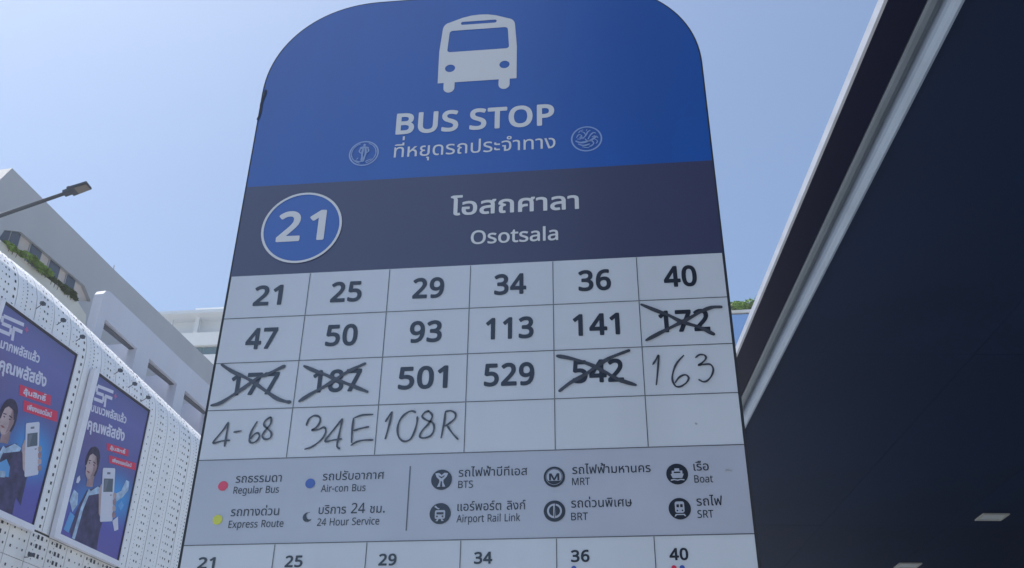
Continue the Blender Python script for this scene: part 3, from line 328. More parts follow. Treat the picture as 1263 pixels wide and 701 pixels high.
def inside(p, L):
    c = False
    for a, b in zip(L, L[1:]+L[:1]):
        if (a[1] > p[1]) != (b[1] > p[1]) and p[0] < (b[0]-a[0])*(p[1]-a[1])/(b[1]-a[1])+a[0]: c = not c
    return c
def nest(loops):
    """sort loops into [outline, hole, hole...] groups"""
    loops = sorted(loops, key=lambda L: -abs(area2(L))); out = []
    for L in loops:
        d = [g for g in out if inside(L[0], g[0])]
        if d and not any(inside(L[0], q) for q in d[-1][1:]): d[-1].append(L)
        else: out.append([L])
    return out
def text_mesh(name, txt, wt, fn, m, parent, w=None, x0=0, z0=0, cap=1.0, base=0.0, shear=0.0):
    """fit the string: left edge x0, baseline z0, height of a capital cap, optional width w; fn maps (a,b) to a point"""
    G = layout(txt, wt); xs = [p[0] for g in G for L in g for p in L]; lo, hi = min(xs), max(xs)
    ref = '\u0e2d' if ord(txt[0]) > 0xe00 else 'B'; g0 = GL[wt].get(ref) or GL['b'][ref]
    sz = cap/(max(max(L[1::2]) for L in g0[1])/1000); sx = w/(hi-lo) if w else sz
    V, F = [], []
    for gl in G:
        for g in nest(gl):
            P = [[Vector((x0 + (p[0]-lo)*sx + shear*p[1]*sz, z0 + p[1]*sz, 0)) for p in L] for L in g]
            tri = tessellate_polygon(P); n = len(V)
            V += [fn(p.x, p.y) for L in P for p in L]; F += [tuple(n+i for i in t) for t in tri]
    return pydata(name, V, F, m, parent)
def ribbon(V, F, pts, wd, fn, rnd=random):
    """brush stroke of changing width through the points (Catmull-Rom), round ends"""
    P = [Vector(p) for p in pts]; Q = []
    for i in range(len(P)-1):
        a, b, c, d = P[max(i-1, 0)], P[i], P[i+1], P[min(i+2, len(P)-1)]
        for k in range(6):
            t = k/6; Q.append(.5*((2*b) + (c-a)*t + (2*a-5*b+4*c-d)*t*t + (3*b-a-3*c+d)*t**3))
    Q.append(P[-1]); n = len(V); N = len(Q); ph = rnd.random()*6
    L, Rr = [], []
    for i, q in enumerate(Q):
        t = (Q[min(i+1, N-1)]-Q[max(i-1, 0)]).normalized(); nn = Vector((-t.y, t.x))
        e = min(i, N-1-i)/2.0; h = wd/2*(1+.16*math.sin(ph+i*.55))*(1.0 if e >= 1 else .72+.28*e)
        L.append(q+nn*h); Rr.append(q-nn*h)
    t0 = (Q[0]-Q[1]).normalized()*wd*.28; t1 = (Q[-1]-Q[-2]).normalized()*wd*.28
    ring = [Q[0]+t0] + L + [Q[-1]+t1] + Rr[::-1]
    V.extend(fn(p.x, p.y) for p in [Q[0]+t0]+L+[Q[-1]+t1]+Rr)
    a = n+1; b = n+1+N+1
    F.append((n, b, a)); F.append((n+1+N, a+N-1, b+N-1))
    for i in range(N-1): F.append((a+i, b+i, b+i+1, a+i+1))
def leafy(name, parent, cx, cy, cz, rx, ry, rz, n, size, m, seed):
    rr = random.Random(seed); V, F = [], []
    lobes = [(rr.uniform(-.7, .7), rr.uniform(-.7, .7), rr.uniform(-.5, .5), rr.uniform(.35, .6)) for _ in range(9)]
    for _ in range(n):
        lx, ly, lz, lr = rr.choice(lobes)
        d = Vector((rr.gauss(0, 1), rr.gauss(0, 1), rr.gauss(0, 1))).normalized()*lr*rr.uniform(.6, 1.0)**.4
        p = Vector((cx+(lx+d.x)*rx, cy+(ly+d.y)*ry, cz+(lz+d.z)*rz))
        a = Vector((rr.gauss(0, 1), rr.gauss(0, 1), rr.gauss(0, .6))).normalized(); b = a.cross(Vector((rr.gauss(0, 1), rr.gauss(0, 1), rr.gauss(0, 1)))).normalized()
        s = size*rr.uniform(.6, 1.3); k = len(V)
        V += [p-a*s, p-b*s*.4, p+a*s, p+b*s*.4]; F.append((k, k+1, k+2, k+3))
    return pydata(name, V, F, m, parent)

# ---------------------------------------------------------------- ground, road, pavements
def sheet(name, x0, y0, x1, y1, z, m):
    o = pydata(name, [(x0, y0, z), (x1, y0, z), (x1, y1, z), (x0, y1, z)], [(0, 1, 2, 3)], m); o['kind'] = 'structure'; return o
sheet('ground', -900, -900, 900, 900, -.14, MT['ground'])
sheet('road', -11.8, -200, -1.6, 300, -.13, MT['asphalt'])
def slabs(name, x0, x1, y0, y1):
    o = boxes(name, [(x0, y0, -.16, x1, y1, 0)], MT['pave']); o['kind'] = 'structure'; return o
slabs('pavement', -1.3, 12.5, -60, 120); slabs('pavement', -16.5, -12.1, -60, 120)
for x0, x1 in ((-1.6, -1.303), (-12.097, -11.8)):
    k = boxes('kerb', [(x0, -60, -.16, x1, 120, .005)], MT['kerb']); k['kind'] = 'structure'
lm = bpy.data.meshes.new('lane_marking'); lm.from_pydata([(-.06, 0, 0), (.06, 0, 0), (.06, 3, 0), (-.06, 3, 0)], [], [(0, 1, 2, 3)])
for x in (-5, -8.4):
    for i in range(16):
        o = link('lane_marking', lm, MT['lane'], loc=(x, -36+i*9, -.126)); o['kind'] = 'structure'

# ---------------------------------------------------------------- bus stop sign
U = .11; GT = 2.28103                       # width of one column of the route table; height of its top edge
sign = thing('bus_stop_sign', 'tall blue, slate and white bus stop sign with round top and route table', 'bus stop sign', (0, 0, 0))
def sp(y):
    return lambda a, b: (a*U, y, GT + b*U)
def head_outline(g=0.0, zb=1.37, x=3.02, top=4.575, r=1.56, rz=1.60):
    P = [(-x-g, zb), (x+g, zb)]
    for k in range(0, 25):
        t = math.pi/2*k/24; P.append((x-r + (r+g)*math.cos(t)**.94, top-rz + (rz+g)*math.sin(t)**.94))
    for k in range(0, 25):
        t = math.pi/2*(1-k/24); P.append((-(x-r) - (r+g)*math.cos(t)**.94, top-rz + (rz+g)*math.sin(t)**.94))
    return P
bo = head_outline(.022, zb=-18.6)
prism('board', [(a*U, GT+b*U) for a, b in bo], .0, .055, MT['edge'], sign, axis='y')
def flat(name, pts, y, m, parent=sign, holes=(), label=None):
    loops = [[Vector((a, b, 0)) for a, b in L] for L in [pts, *holes]]
    tri = tessellate_polygon(loops); f = sp(y)
    o = pydata(name, [f(p.x, p.y) for L in loops for p in L], [tuple(t) for t in tri], m, parent)
    if label: o['label'] = label
    return o
def rect(x0, z0, x1, z1): return [(x0, z0), (x1, z0), (x1, z1), (x0, z1)]
def disc(cx, cz, r, n=40, rz=None): return [(cx+r*math.cos(2*math.pi*k/n), cz+(rz or r)*math.sin(2*math.pi*k/n)) for k in range(n)]
Y0, Y1, Y2, Y3 = -.0006, -.0012, -.0018, -.0024
hd = flat('header_panel', head_outline(0), Y0, MT['blue'], label='blue round-topped header of the sign')
nb = flat('name_panel', rect(-3.02, 0.0, 3.02, 1.37), Y0, MT['slate'], label='slate band with the stop name')
rt = flat('route_table', rect(-3.01, -2.4, 3.01, 0.0), Y0, MT['white'], label='white table of route numbers')
lg = flat('legend_panel', rect(-3.01, -3.357, 3.01, -2.4), Y0, MT['legend'], label='grey legend strip with symbols')
lt = flat('lower_table', rect(-3.01, -14.0, 3.01, -3.357), Y0, MT['white'], label='second white table below the legend')
flat('lower_panel', rect(-3.01, -18.5, 3.01, -14.0), Y0, MT['blue'], label='blue foot of the sign')
boxes('base_plate', [(-.40, -.09, 0, .40, .14, .03)], MT['base'], sign, .004)

# grid lines
def line(x0, z0, x1, z1, w=.009):
    d = Vector((x1-x0, z1-z0)).normalized(); n = Vector((-d.y, d.x))*w/2
    flat('grid_line', [(x0-n.x, z0-n.y), (x1-n.x, z1-n.y), (x1+n.x, z1+n.y), (x0+n.x, z0+n.y)], Y1, MT['inkline'])
for z in (-.6, -1.2, -1.8, -2.4, -3.357): line(-3.01, z, 3.01, z, .010)
for x in range(-2, 3):
    for i in range(4): line(x, -.6*i-.008, x, -.6*(i+1)+.008)
    line(x, -3.365, x, -14.0)
for k in range(1, 8): line(-3.01, -3.357-1.45*k, 3.01, -3.357-1.45*k)
line(-.588, -2.536, -.588, -3.247, .012)

# bus pictogram
def arc(cx, cz, rx, rz, a0, a1, n=8): return [(cx+rx*math.cos(R(a0+(a1-a0)*k/n)), cz+rz*math.sin(R(a0+(a1-a0)*k/n))) for k in range(n+1)]
def rrect(x0, z0, x1, z1, r):
    return arc(x1-r, z0+r, r, r, -90, 0, 4)+arc(x1-r, z1-r, r, r, 0, 90, 4)+arc(x0+r, z1-r, r, r, 90, 180, 4)+arc(x0+r, z0+r, r, r, 180, 270, 4)
bus = [(-.548, 2.94), (-.464, 2.94)] + arc(-.388, 2.845, .076, .082, 180, 360, 10) + [(-.312, 2.94), (.296, 2.94)] + arc(.37, 2.845, .076, .082, 180, 360, 10) + \
      [(.446, 2.94), (.54, 2.94), (.54, 3.52), (.512, 3.93)] + arc(.40, 3.94, .11, .13, 10, 80, 6) + [(.24, 4.145), (.12, 4.175), (0, 4.183), (-.12, 4.175), (-.24, 4.145)] + arc(-.41, 3.94, .11, .13, 100, 170, 6) + [(-.522, 3.93), (-.553, 3.52)]
win = rrect(-.442, 3.5, .432, 3.903, .045)
win = [(x*(1 - .055*max(0, (z-3.5)/.4)), z) for x, z in win]
flat('bus_pictogram', bus, Y1, MT['wprint'], holes=[win, rrect(-.264, 4.005, .248, 4.063, .026), disc(-.386, 3.2, .071, 20, .068), disc(.371, 3.203, .071, 20, .068)], label='white bus front symbol')

def text(name, t, wt, x0, z0, x1, cap, m, y=Y1, label=None):
    o = text_mesh(name, t, wt, sp(y), m, sign, w=x1-x0, x0=x0, z0=z0, cap=cap)
    if label: o['label'] = label
    return o
text('lettering', 'BUS', 'b', -1.08, 2.105, -.235, .345, MT['wprint'], label='white word BUS')
text('lettering', 'STOP', 'b', -.085, 2.105, 1.045, .345, MT['wprint'], label='white word STOP')
text('lettering', 'ที่หยุดรถประจำทาง', 'r', -1.075, 1.71, 1.055, .170, MT['wprint'], label='white Thai line under BUS STOP')
text('lettering', 'โอสถศาลา', 'm', -.285, .745, 1.335, .205, MT['wprint'], label='white Thai stop name')
text('lettering', 'Osotsala', 'm', -.01, .30, 1.07, .20, MT['wprint'], label='white words Osotsala')

# seals either side of the Thai line
def ring(name, cx, cz, r, t, m, y=Y1, n=48, rz=None):
    return flat(name, disc(cx, cz, r, n, rz), y, m, holes=[disc(cx, cz, r-t, n, (rz or r)-t)])
def seal(cx, cz, kind):
    ring('seal_ring', cx, cz, .202, .020, MT['sealp'], rz=.205)
    if kind == 0:      # standing figure inside a broken inner ring
        V, F = [], []; f = sp(Y2)
        for a0, a1 in ((110, 255), (-75, 70)):
            ribbon(V, F, arc(cx, cz, .165, .168, a0, a1, 10), .013, f, random.Random(3))
        for st, wd in (([(0, .11), (0, .15)], .028), ([(-.055, .085), (0, .095), (.055, .085)], .034), ([(-.05, .08), (-.062, .03), (-.035, 0)], .018), ([(.05, .08), (.062, .03), (.035, .0)], .018),
                       ([(-.012, .08), (-.022, .0), (-.018, -.07), (-.02, -.13)], .026), ([(.016, .08), (.026, .0), (.012, -.07), (-.004, -.14)], .026),
                       ([(-.12, -.11), (-.06, -.135), (-.02, -.14)], .016), ([(.03, -.14), (.07, -.12), (.11, -.10)], .012), ([(-.09, -.10), (-.07, -.07)], .01)):
            ribbon(V, F, [(cx+a, cz+b) for a, b in st], wd, f, random.Random(2))
        pydata('city_emblem', V, F, MT['sealp'], sign)
    else:              # dense scrollwork of flame-like curls
        V, F = [], []; f = sp(Y2); rr = random.Random(11)
        for st, wd in (([(-.14, -.03), (-.08, -.06), (.0, -.05), (.07, -.02), (.13, .03)], .026), ([(-.11, -.08), (-.04, -.11), (.04, -.09)], .02), ([(-.13, .02), (-.10, .07), (-.06, .05), (-.09, .02)], .013),
                       ([(-.05, .0), (-.01, .05), (.02, .11), (.05, .13)], .018), ([(.02, -.01), (.05, .05), (.09, .09), (.12, .08)], .018), ([(-.07, .12), (-.03, .10), (-.01, .06)], .012),
                       ([(.06, -.03), (.09, -.08), (.06, -.12), (.03, -.13)], .018), ([(.10, -.01), (.14, -.05), (.12, -.09)], .013), ([(-.12, .0), (-.08, .0), (-.05, .03)], .014), ([(-.02, .0), (.0, -.03), (.05, -.05)], .014),
                       ([(-.10, .10), (-.08, .13), (-.04, .145)], .011), ([(.0, .13), (.01, .15)], .011), ([(.13, .03), (.15, .0)], .011), ([(-.06, -.13), (-.01, -.145), (.03, -.15)], .012), ([(.07, .02), (.11, .04)], .016)):
            ribbon(V, F, [(cx+a, cz+b) for a, b in st], wd, f, rr)
        pydata('transport_emblem', V, F, MT['sealp'], sign)
seal(-1.483, 1.808, 0); seal(1.459, 1.827, 1)

# 21 roundel
flat('roundel', disc(-2.195, .683, .50, 56, .512), Y1, MT['circ'], label='blue disc with white 21')
ring('roundel_ring', -2.195, .683, .525, .032, MT['wprint'], y=Y2, n=56, rz=.535)
text('digit', '2', 'b', -2.51, .492, -2.20, .44, MT['wprint'], y=Y2, label='white 2 in the disc')
text('digit', '1', 'b', -2.095, .492, -1.885, .44, MT['wprint'], y=Y2, label='white 1 in the disc')

# printed route numbers (digit height and widths measured on the board)
COLX = [-2.498, -1.517, -.505, .487, 1.493, 2.497]
ROWS = [['21', '25', '29', '34', '36', '40'], ['47', '50', '93', '113', '141', '172'], ['177', '187', '501', '529', '542', None]]
for j, row in enumerate(ROWS):
    for i, t in enumerate(row):
        if not t: continue
        n = len(t); wd = {2: .385, 3: .575}[n]
        if t == '21': wd = .36
        if t == '141': wd = .54
        if t == '113': wd = .56
        text('route_number', t, 'b', COLX[i]-wd/2, -.425-.592*j, COLX[i]+wd/2, .272, MT['ink'], label='printed route number '+t)
for i, t in enumerate(ROWS[0]):
    x = [-2.82, -1.865, -.86, .145, 1.146, 2.143][i]
    text('table_number', t, 'b', x, -3.605, x+.19, .118, MT['ink'], label='small printed number '+t+' in the lower table')
for x, z, m in ((2.18, -3.685, 'red'), (2.262, -3.685, 'bdot'), (1.174, -3.672, 'bdot'), (-2.79, -3.70, 'bdot'), (-1.83, -3.70, 'bdot')):
    flat('table_dot', disc(x, z, .026, 18), Y1, MT[m])

# marker pen: crossings-out and added numbers
STROKES = [
  ('x177', 0.034, [[(-2.94, -1.214), (-2.798, -1.308), (-2.623, -1.395), (-2.506, -1.466), (-2.367, -1.565), (-2.212, -1.673), (-2.101, -1.718), (-2.034, -1.731)], [(-2.978, -1.737), (-2.876, -1.713), (-2.748, -1.625), (-2.605, -1.519), (-2.461, -1.402), (-2.359, -1.368), (-2.259, -1.315), (-2.159, -1.266)]]),
  ('x187', 0.034, [[(-1.93, -1.276), (-1.794, -1.344), (-1.647, -1.406), (-1.499, -1.478), (-1.353, -1.54), (-1.245, -1.59), (-1.137, -1.637)], [(-1.934, -1.724), (-1.797, -1.633), (-1.649, -1.547), (-1.535, -1.467), (-1.404, -1.379), (-1.303, -1.326), (-1.194, -1.274)]]),
  ('x172', 0.035, [[(2.021, -0.653), (2.18, -0.738), (2.327, -0.811), (2.472, -0.905), (2.655, -0.978), (2.82, -1.082)], [(2.052, -1.121), (2.237, -1.023), (2.394, -0.944), (2.551, -0.865), (2.71, -0.775), (2.828, -0.733), (2.937, -0.732)]]),
  ('x542', 0.035, [[(1.031, -1.273), (1.202, -1.316), (1.408, -1.398), (1.573, -1.498), (1.718, -1.596), (1.909, -1.671)], [(1.054, -1.713), (1.177, -1.616), (1.348, -1.52), (1.482, -1.422), (1.636, -1.324), (1.857, -1.239)]]),
  ('163', 0.019, [[(2.108, -1.428), (2.143, -1.377), (2.18, -1.316), (2.16, -1.492), (2.131, -1.678)], [(2.459, -1.328), (2.378, -1.418), (2.33, -1.519), (2.312, -1.62), (2.339, -1.698), (2.393, -1.708), (2.46, -1.666), (2.492, -1.607), (2.458, -1.569), (2.392, -1.593), (2.338, -1.662)], [(2.585, -1.365), (2.635, -1.33), (2.689, -1.338), (2.699, -1.38), (2.654, -1.43), (2.611, -1.459), (2.67, -1.451), (2.743, -1.454), (2.769, -1.517), (2.74, -1.597), (2.689, -1.651), (2.643, -1.66), (2.6, -1.632)]]),
  ('4-68', 0.02, [[(-2.736, -1.952), (-2.789, -2.054), (-2.877, -2.195), (-2.782, -2.179), (-2.686, -2.172)], [(-2.735, -1.959), (-2.736, -2.114), (-2.736, -2.243)], [(-2.653, -2.076), (-2.564, -2.064)], [(-2.394, -1.956), (-2.437, -2.051), (-2.457, -2.138), (-2.448, -2.197), (-2.406, -2.213), (-2.361, -2.185), (-2.344, -2.135), (-2.366, -2.097), (-2.407, -2.111), (-2.442, -2.161)], [(-2.234, -1.917), (-2.249, -1.912), (-2.301, -1.952), (-2.308, -2.003), (-2.259, -2.049), (-2.209, -2.102), (-2.215, -2.161), (-2.27, -2.174), (-2.311, -2.136), (-2.284, -2.071), (-2.237, -1.998), (-2.231, -1.939), (-2.242, -1.912)]]),
  ('34E', 0.02, [[(-1.813, -2.023), (-1.789, -1.943), (-1.728, -1.906), (-1.667, -1.931), (-1.661, -1.991), (-1.695, -2.049), (-1.741, -2.082), (-1.668, -2.076), (-1.605, -2.052), (-1.579, -2.095), (-1.6, -2.171), (-1.658, -2.236), (-1.726, -2.284), (-1.799, -2.306)], [(-1.402, -1.957), (-1.488, -2.082), (-1.574, -2.217), (-1.475, -2.208), (-1.387, -2.199)], [(-1.402, -1.957), (-1.414, -2.084), (-1.428, -2.218), (-1.431, -2.284), (-1.396, -2.315)], [(-1.272, -1.953), (-1.276, -2.089), (-1.269, -2.248)], [(-1.264, -1.953), (-1.177, -1.922), (-1.05, -1.918)], [(-1.258, -2.106), (-1.179, -2.083), (-1.087, -2.065)], [(-1.271, -2.281), (-1.213, -2.242), (-1.134, -2.224), (-1.025, -2.224)]]),
  ('108R', 0.02, [[(-0.902, -2.008), (-0.867, -1.942), (-0.835, -1.891)], [(-0.835, -1.891), (-0.847, -1.985), (-0.87, -2.119), (-0.89, -2.215)], [(-0.562, -1.91), (-0.619, -1.891), (-0.689, -1.931), (-0.741, -2.005), (-0.758, -2.106), (-0.736, -2.199), (-0.677, -2.25), (-0.606, -2.228), (-0.564, -2.138), (-0.542, -2.029), (-0.542, -1.961)], [(-0.409, -1.898), (-0.457, -1.913), (-0.486, -1.963), (-0.435, -2.008), (-0.361, -2.044), (-0.345, -2.12), (-0.378, -2.194), (-0.456, -2.219), (-0.5, -2.198), (-0.477, -2.132), (-0.409, -2.051), (-0.373, -1.976), (-0.383, -1.933), (-0.425, -1.894)], [(-0.224, -1.913), (-0.234, -2.04), (-0.26, -2.226)], [(-0.224, -1.913), (-0.16, -1.907), (-0.11, -1.943), (-0.116, -2.002), (-0.177, -2.059), (-0.224, -2.087)], [(-0.2, -2.078), (-0.133, -2.177), (-0.067, -2.249)]]),
]
NM = {'x177': ('crossing_out', 'marker cross over 177'), 'x187': ('crossing_out', 'marker cross over 187'), 'x172': ('crossing_out', 'marker cross over 172'), 'x542': ('crossing_out', 'marker cross over 542'),
      '163': ('handwritten_number', 'handwritten 163'), '4-68': ('handwritten_number', 'handwritten 4-68'), '34E': ('handwritten_number', 'handwritten 34E'), '108R': ('handwritten_number', 'handwritten 108R')}
rs = random.Random(5)
for nm, wd, L in STROKES:
    V, F = [], []
    for k, st in enumerate(L): ribbon(V, F, st, wd*(1.25 if nm[0] == 'x' else 1.1), sp(Y2 - .00012*k), rs)
    o = pydata(NM[nm][0], V, F, MT['marker'], sign); o['label'] = NM[nm][1]

# legend
LT = [('รถธรรมดา', -2.543, -2.672, -2.022), ('Regular Bus', -2.55, -2.797, -2.035), ('รถปรับอากาศ', -1.556, -2.672, -.873), ('Air-con Bus', -1.563, -2.803, -1.066),
      ('รถทางด่วน', -2.541, -3.047, -2.001), ('Express Route', -2.546, -3.177, -1.935), ('บริการ 24 ชม.', -1.562, -3.047, -.834), ('24 Hour Service', -1.564, -3.175, -.885),
      ('รถไฟฟ้าบีทีเอส', -.05, -2.672, .696), ('BTS', -.05, -2.798, .11), ('แอร์พอร์ต ลิงก์', -.049, -3.048, .679), ('Airport Rail Link', -.054, -3.172, .622),
      ('รถไฟฟ้ามหานคร', 1.18, -2.676, 2.01), ('MRT', 1.175, -2.8, 1.363), ('รถด่วนพิเศษ', 1.16, -3.042, 1.795), ('BRT', 1.157, -3.177, 1.332),
      ('เรือ', 2.46, -2.675, 2.618), ('Boat', 2.458, -2.806, 2.65), ('รถไฟ', 2.46, -3.053, 2.723), ('SRT', 2.459, -3.181, 2.622)]
for t, x0, z, x1 in LT:
    thai = ord(t[0]) > 0xe00
    text('legend_text', t, 'r', x0, z, x1, .076 if thai else .080, MT['ink'])
for x, z, m in ((-2.681, -2.704, 'red'), (-1.691, -2.702, 'bdot'), (-2.68, -3.083, 'yellow')):
    flat('legend_dot', disc(x, z, .055, 28), Y1, MT[m])
mo = [(-1.678+.052*math.cos(R(a)), -3.078+.052*math.sin(R(a))) for a in range(70, 341, 15)] + [(-1.652+.042*math.cos(R(a)), -3.062+.042*math.sin(R(a))) for a in range(310, 99, -15)]
flat('moon_symbol', mo, Y1, MT['ink'])
LC = [(-.234, -2.700), (-.232, -3.072), (.986, -2.702), (.984, -3.074), (2.284, -2.707), (2.283, -3.080)]
def icon(cx, cz, shapes, label):
    flat('legend_icon', disc(cx, cz, .114, 36), Y1, MT['ink'], label=label)
    for k, (s, dark) in enumerate(shapes):
        flat('icon_mark', [(cx+a, cz+b) for a, b in s], Y2-.0002*k, MT['ink' if dark else 'legend'], parent=sign)
icon(*LC[0], [([(-.07, .07), (-.03, .075), (0, .05), (.03, .075), (.07, .07), (.055, .03), (.022, -.005), (.022, -.03), (.045, -.08), (-.045, -.08), (-.022, -.03), (-.022, -.005), (-.055, .03)], 0),
              ([(-.035, .05), (0, .028), (.035, .05), (.03, .035), (0, .012), (-.03, .035)], 1), ([(-.006, -.02), (.006, -.02), (.012, -.08), (-.012, -.08)], 1)], 'dark disc with sky train symbol')
icon(*LC[1], [(rrect(-.055, -.06, .055, .035, .018), 0), (rrect(-.038, -.012, .038, .012, .004), 1), ([(-.05, .085), (-.065, .07), (-.02, .042), (-.004, .05), (-.03, .062)], 0),
              ([(-.045, -.085), (-.028, -.062), (-.012, -.062), (-.02, -.085)], 0), ([(.045, -.085), (.028, -.062), (.012, -.062), (.02, -.085)], 0), (disc(-.03, -.035, .01, 10), 1), (disc(.03, -.035, .01, 10), 1)], 'dark disc with airport train symbol')
icon(*LC[2], [(disc(0, 0, .090, 32), 0), (disc(0, .0, .0865, 32), 1), (arc(0, .0, .08, .08, -35, 215, 24), 0)], 'dark disc with letter M')
text('icon_letter', 'M', 'b', LC[2][0]-.055, LC[2][1]-.04, LC[2][0]+.055, .075, MT['ink'], y=Y3-.0002)
icon(*LC[3], [(disc(0, 0, .078, 32), 0), (arc(-.008, 0, .05, .055, 95, 265, 12), 1), (arc(.008, 0, .05, .055, -85, 85, 12), 1), ([(-.004, -.075), (.004, -.075), (.014, .075), (.006, .075)], 1)], 'dark disc with rapid bus symbol')
icon(*LC[4], [([(-.068, .0), (-.055, .0), (-.055, .035), (-.025, .035), (-.025, .06), (.025, .06), (.025, .035), (.055, .035), (.055, .0), (.068, .0), (.05, -.045), (-.05, -.045)], 0),
              (rrect(-.035, .008, .035, .024, .004), 1), ([(-.07, -.062), (-.035, -.056), (0, -.064), (.035, -.056), (.07, -.062), (.07, -.075), (.035, -.068), (0, -.076), (-.035, -.068), (-.07, -.075)], 0)], 'dark disc with boat symbol')
icon(*LC[5], [(rrect(-.048, -.045, .048, .075, .022), 0), (rrect(-.032, .012, -.006, .045, .004), 1), (rrect(.006, .012, .032, .045, .004), 1), (disc(-.026, -.022, .009, 10), 1), (disc(.026, -.022, .009, 10), 1),
              ([(-.06, -.085), (-.045, -.06), (.045, -.06), (.06, -.085), (.045, -.085), (.036, -.071), (-.036, -.071), (-.045, -.085)], 0)], 'dark disc with train symbol')
V, F = [], []
ribbon(V, F, [(2.787, -2.688), (2.81, -2.679), (2.855, -2.688)], .014, sp(Y1), rs)
pydata('smudge', V, F, MT['smudge'], sign)
V, F = [], []
ribbon(V, F, [(2.52, -2.14), (2.53, -2.15), (2.54, -2.15)], .02, sp(Y1), rs)
pydata('smudge', V, F, MT['smudge'], sign)
# curled film at the left edge of the header
V, F = [], []
ribbon(V, F, [(-3.035, 2.50), (-3.012, 2.62), (-3.02, 2.78), (-2.995, 2.93), (-2.99, 3.03)], .03, sp(Y2), rs)
pydata('peeling_film', V, F, MT['edge'], sign)

# ---------------------------------------------------------------- canopy on the right
CA = R(-5.4607); CH = 5.0; K = (CH-1.6)/2.4
can = thing('canopy', 'dark navy canopy with aluminium trimmed edge overhead on the right of the bus stop sign', 'canopy', (CAMP.x, CAMP.y, 0), -CA)
LA0, LA1 = -14.0, 26.0
L0 = 1.152*K
def strip(name, prof, m, seg=1, z=CH):
    """profile in (lat, dz) extruded along the canopy"""
    V, F = [], []; n = len(prof)
    for y in (LA0, LA1): V += [(a, y, z+b) for a, b in prof]
    F += [(i, (i+1) % n, n+(i+1) % n, n+i) for i in range(n)] + [tuple(range(n))[::-1], tuple(range(n, 2*n))]
    o = pydata(name, V, F, m, can); return o
strip('fascia', [(L0-.004, -.004), (L0-.004, .055), (L0+.012, .055), (L0+.012, -.004)], MT['fascia'])
strip('soffit', [(L0+.014, .0), (1.288*K, .0), (1.288*K, .05), (L0+.014, .05)], MT['soff'])
c0 = 1.290*K
strip('soffit_trim', [(c0, -.004), (c0+.015, -.010), (c0+.04, -.013), (c0+.062, -.010), (c0+.062, .05), (c0, .05)], MT['alu'])
c1 = c0+.067
prof = [(c1+.0, .03)] + [(c1+.008+.062*(1-math.cos(R(a))), -.01-.045*math.sin(R(a))) for a in (0, 20, 40, 60, 80)] + [(c1+.074, -.050), (c1+.077, .05), (c1, .05)]
strip('edge_trim', prof, MT['alub'])
p0 = c1+.082
boxes('ceiling_backing', [(p0, LA0, CH+.03, 8.6, LA1, CH+.10)], MT['ceilj'], can)
pl, pw, gp = 4.6, 1.5, .003
xs = [p0+.002+i*pw for i in range(5)]
me = None
y = 6.95-4*pl
while y < LA1-.1:
    for x in xs:
        x1 = min(x+pw-gp, 8.55)
        if me is None:
            V, F = [], []; box(V, F, 0, 0, 0, pw-gp, pl-gp, .02); me = bpy.data.meshes.new('ceiling_panel'); me.from_pydata(V, [], F); me.materials.append(MT['ceil'])
        o = link('ceiling_panel', me, parent=can, loc=(x, y+gp/2, CH+.002+random.uniform(0, .001)))
    y += pl
boxes('roof_deck', [(L0+.9, LA0, CH+.14, 8.6, LA1, CH+.34)], MT['fascia'], can)
boxes('end_fascia', [(L0, LA1+.003, CH-.02, 8.6, LA1+.06, CH+.055)], MT['fascia'], can)
boxes('end_fascia', [(L0, LA0-.06, CH-.02, 8.6, LA0-.003, CH+.055)], MT['fascia'], can)
def downlight(lat, al, label, sx=.30, sy=.25):
    t = thing('downlight', label, 'ceiling light', can.matrix_basis @ Vector((0, 0, 0)), 0, 'square downlights in the navy canopy')
    p = Vector((lat, al, 0)); p.rotate(Matrix.Rotation(-CA, 3, 'Z'))
    t.location = (CAMP.x+p.x, CAMP.y+p.y, CH); t.rotation_euler = (0, 0, -CA)
    prism('trim', [(-sx/2, -sy/2), (sx/2, -sy/2), (sx/2, sy/2), (-sx/2, sy/2)], -.012, .003, MT['dlf'], t, axis='y', holes=[[(-sx/2+.03, -sy/2+.03), (sx/2-.03, -sy/2+.03), (sx/2-.03, sy/2-.03), (-sx/2+.03, sy/2-.03)]])
    for ch in t.children: ch.rotation_euler = (R(90), 0, 0)
    boxes('diffuser', [(-sx/2+.032, -sy/2+.032, -.006, sx/2-.032, sy/2-.032, -.002)], MT['dl'], t)
downlight(3.76*K, 7.88*K, 'pale square downlight in the navy ceiling, nearer one by the right edge')
downlight(3.598*K, 9.43*K, 'pale square downlight in the navy ceiling, farther one at the bottom photo edge')
shop = thing('shop_front', 'dark glazed shop front standing under the inner side of the navy canopy', 'building', (CAMP.x, CAMP.y, 0), -CA)
boxes('wall', [(8.62, LA0, -.1, 12.5, LA1, CH+4)], MT['greywall'], shop)
for i in range(10):
    y0 = LA0+.3+i*3.95
    boxes('window', [(8.56, y0, .3, 8.60, y0+3.5, 3.9)], MT['glass'], shop)
    boxes('window_frame', [(8.52, y0+3.51, 0, 8.61, y0+3.85, 4.1)], MT['mull'], shop)

# added unseen dark tower behind the viewer; darkens reflections in the sign's right half
tw = thing('added_dark_tower', 'added dark tower out of view behind the viewer, there to darken the sign film reflection', 'building', (8.5, -24, 0))
boxes('wall', [(-9.5, -14, 0, 16, -.12, 46)], MT['towerf'], tw)
tme = None
for i in range(10):
    for k in range(14):
        if tme is None:
            V, F = [], []; box(V, F, 0, -.10, 0, 2.35, 0, 3.0); tme = bpy.data.meshes.new('window'); tme.from_pydata(V, [], F); tme.materials.append(MT['towerg'])
        link('window', tme, parent=tw, loc=(-9.4+i*2.54, 0, .9+k*3.2))

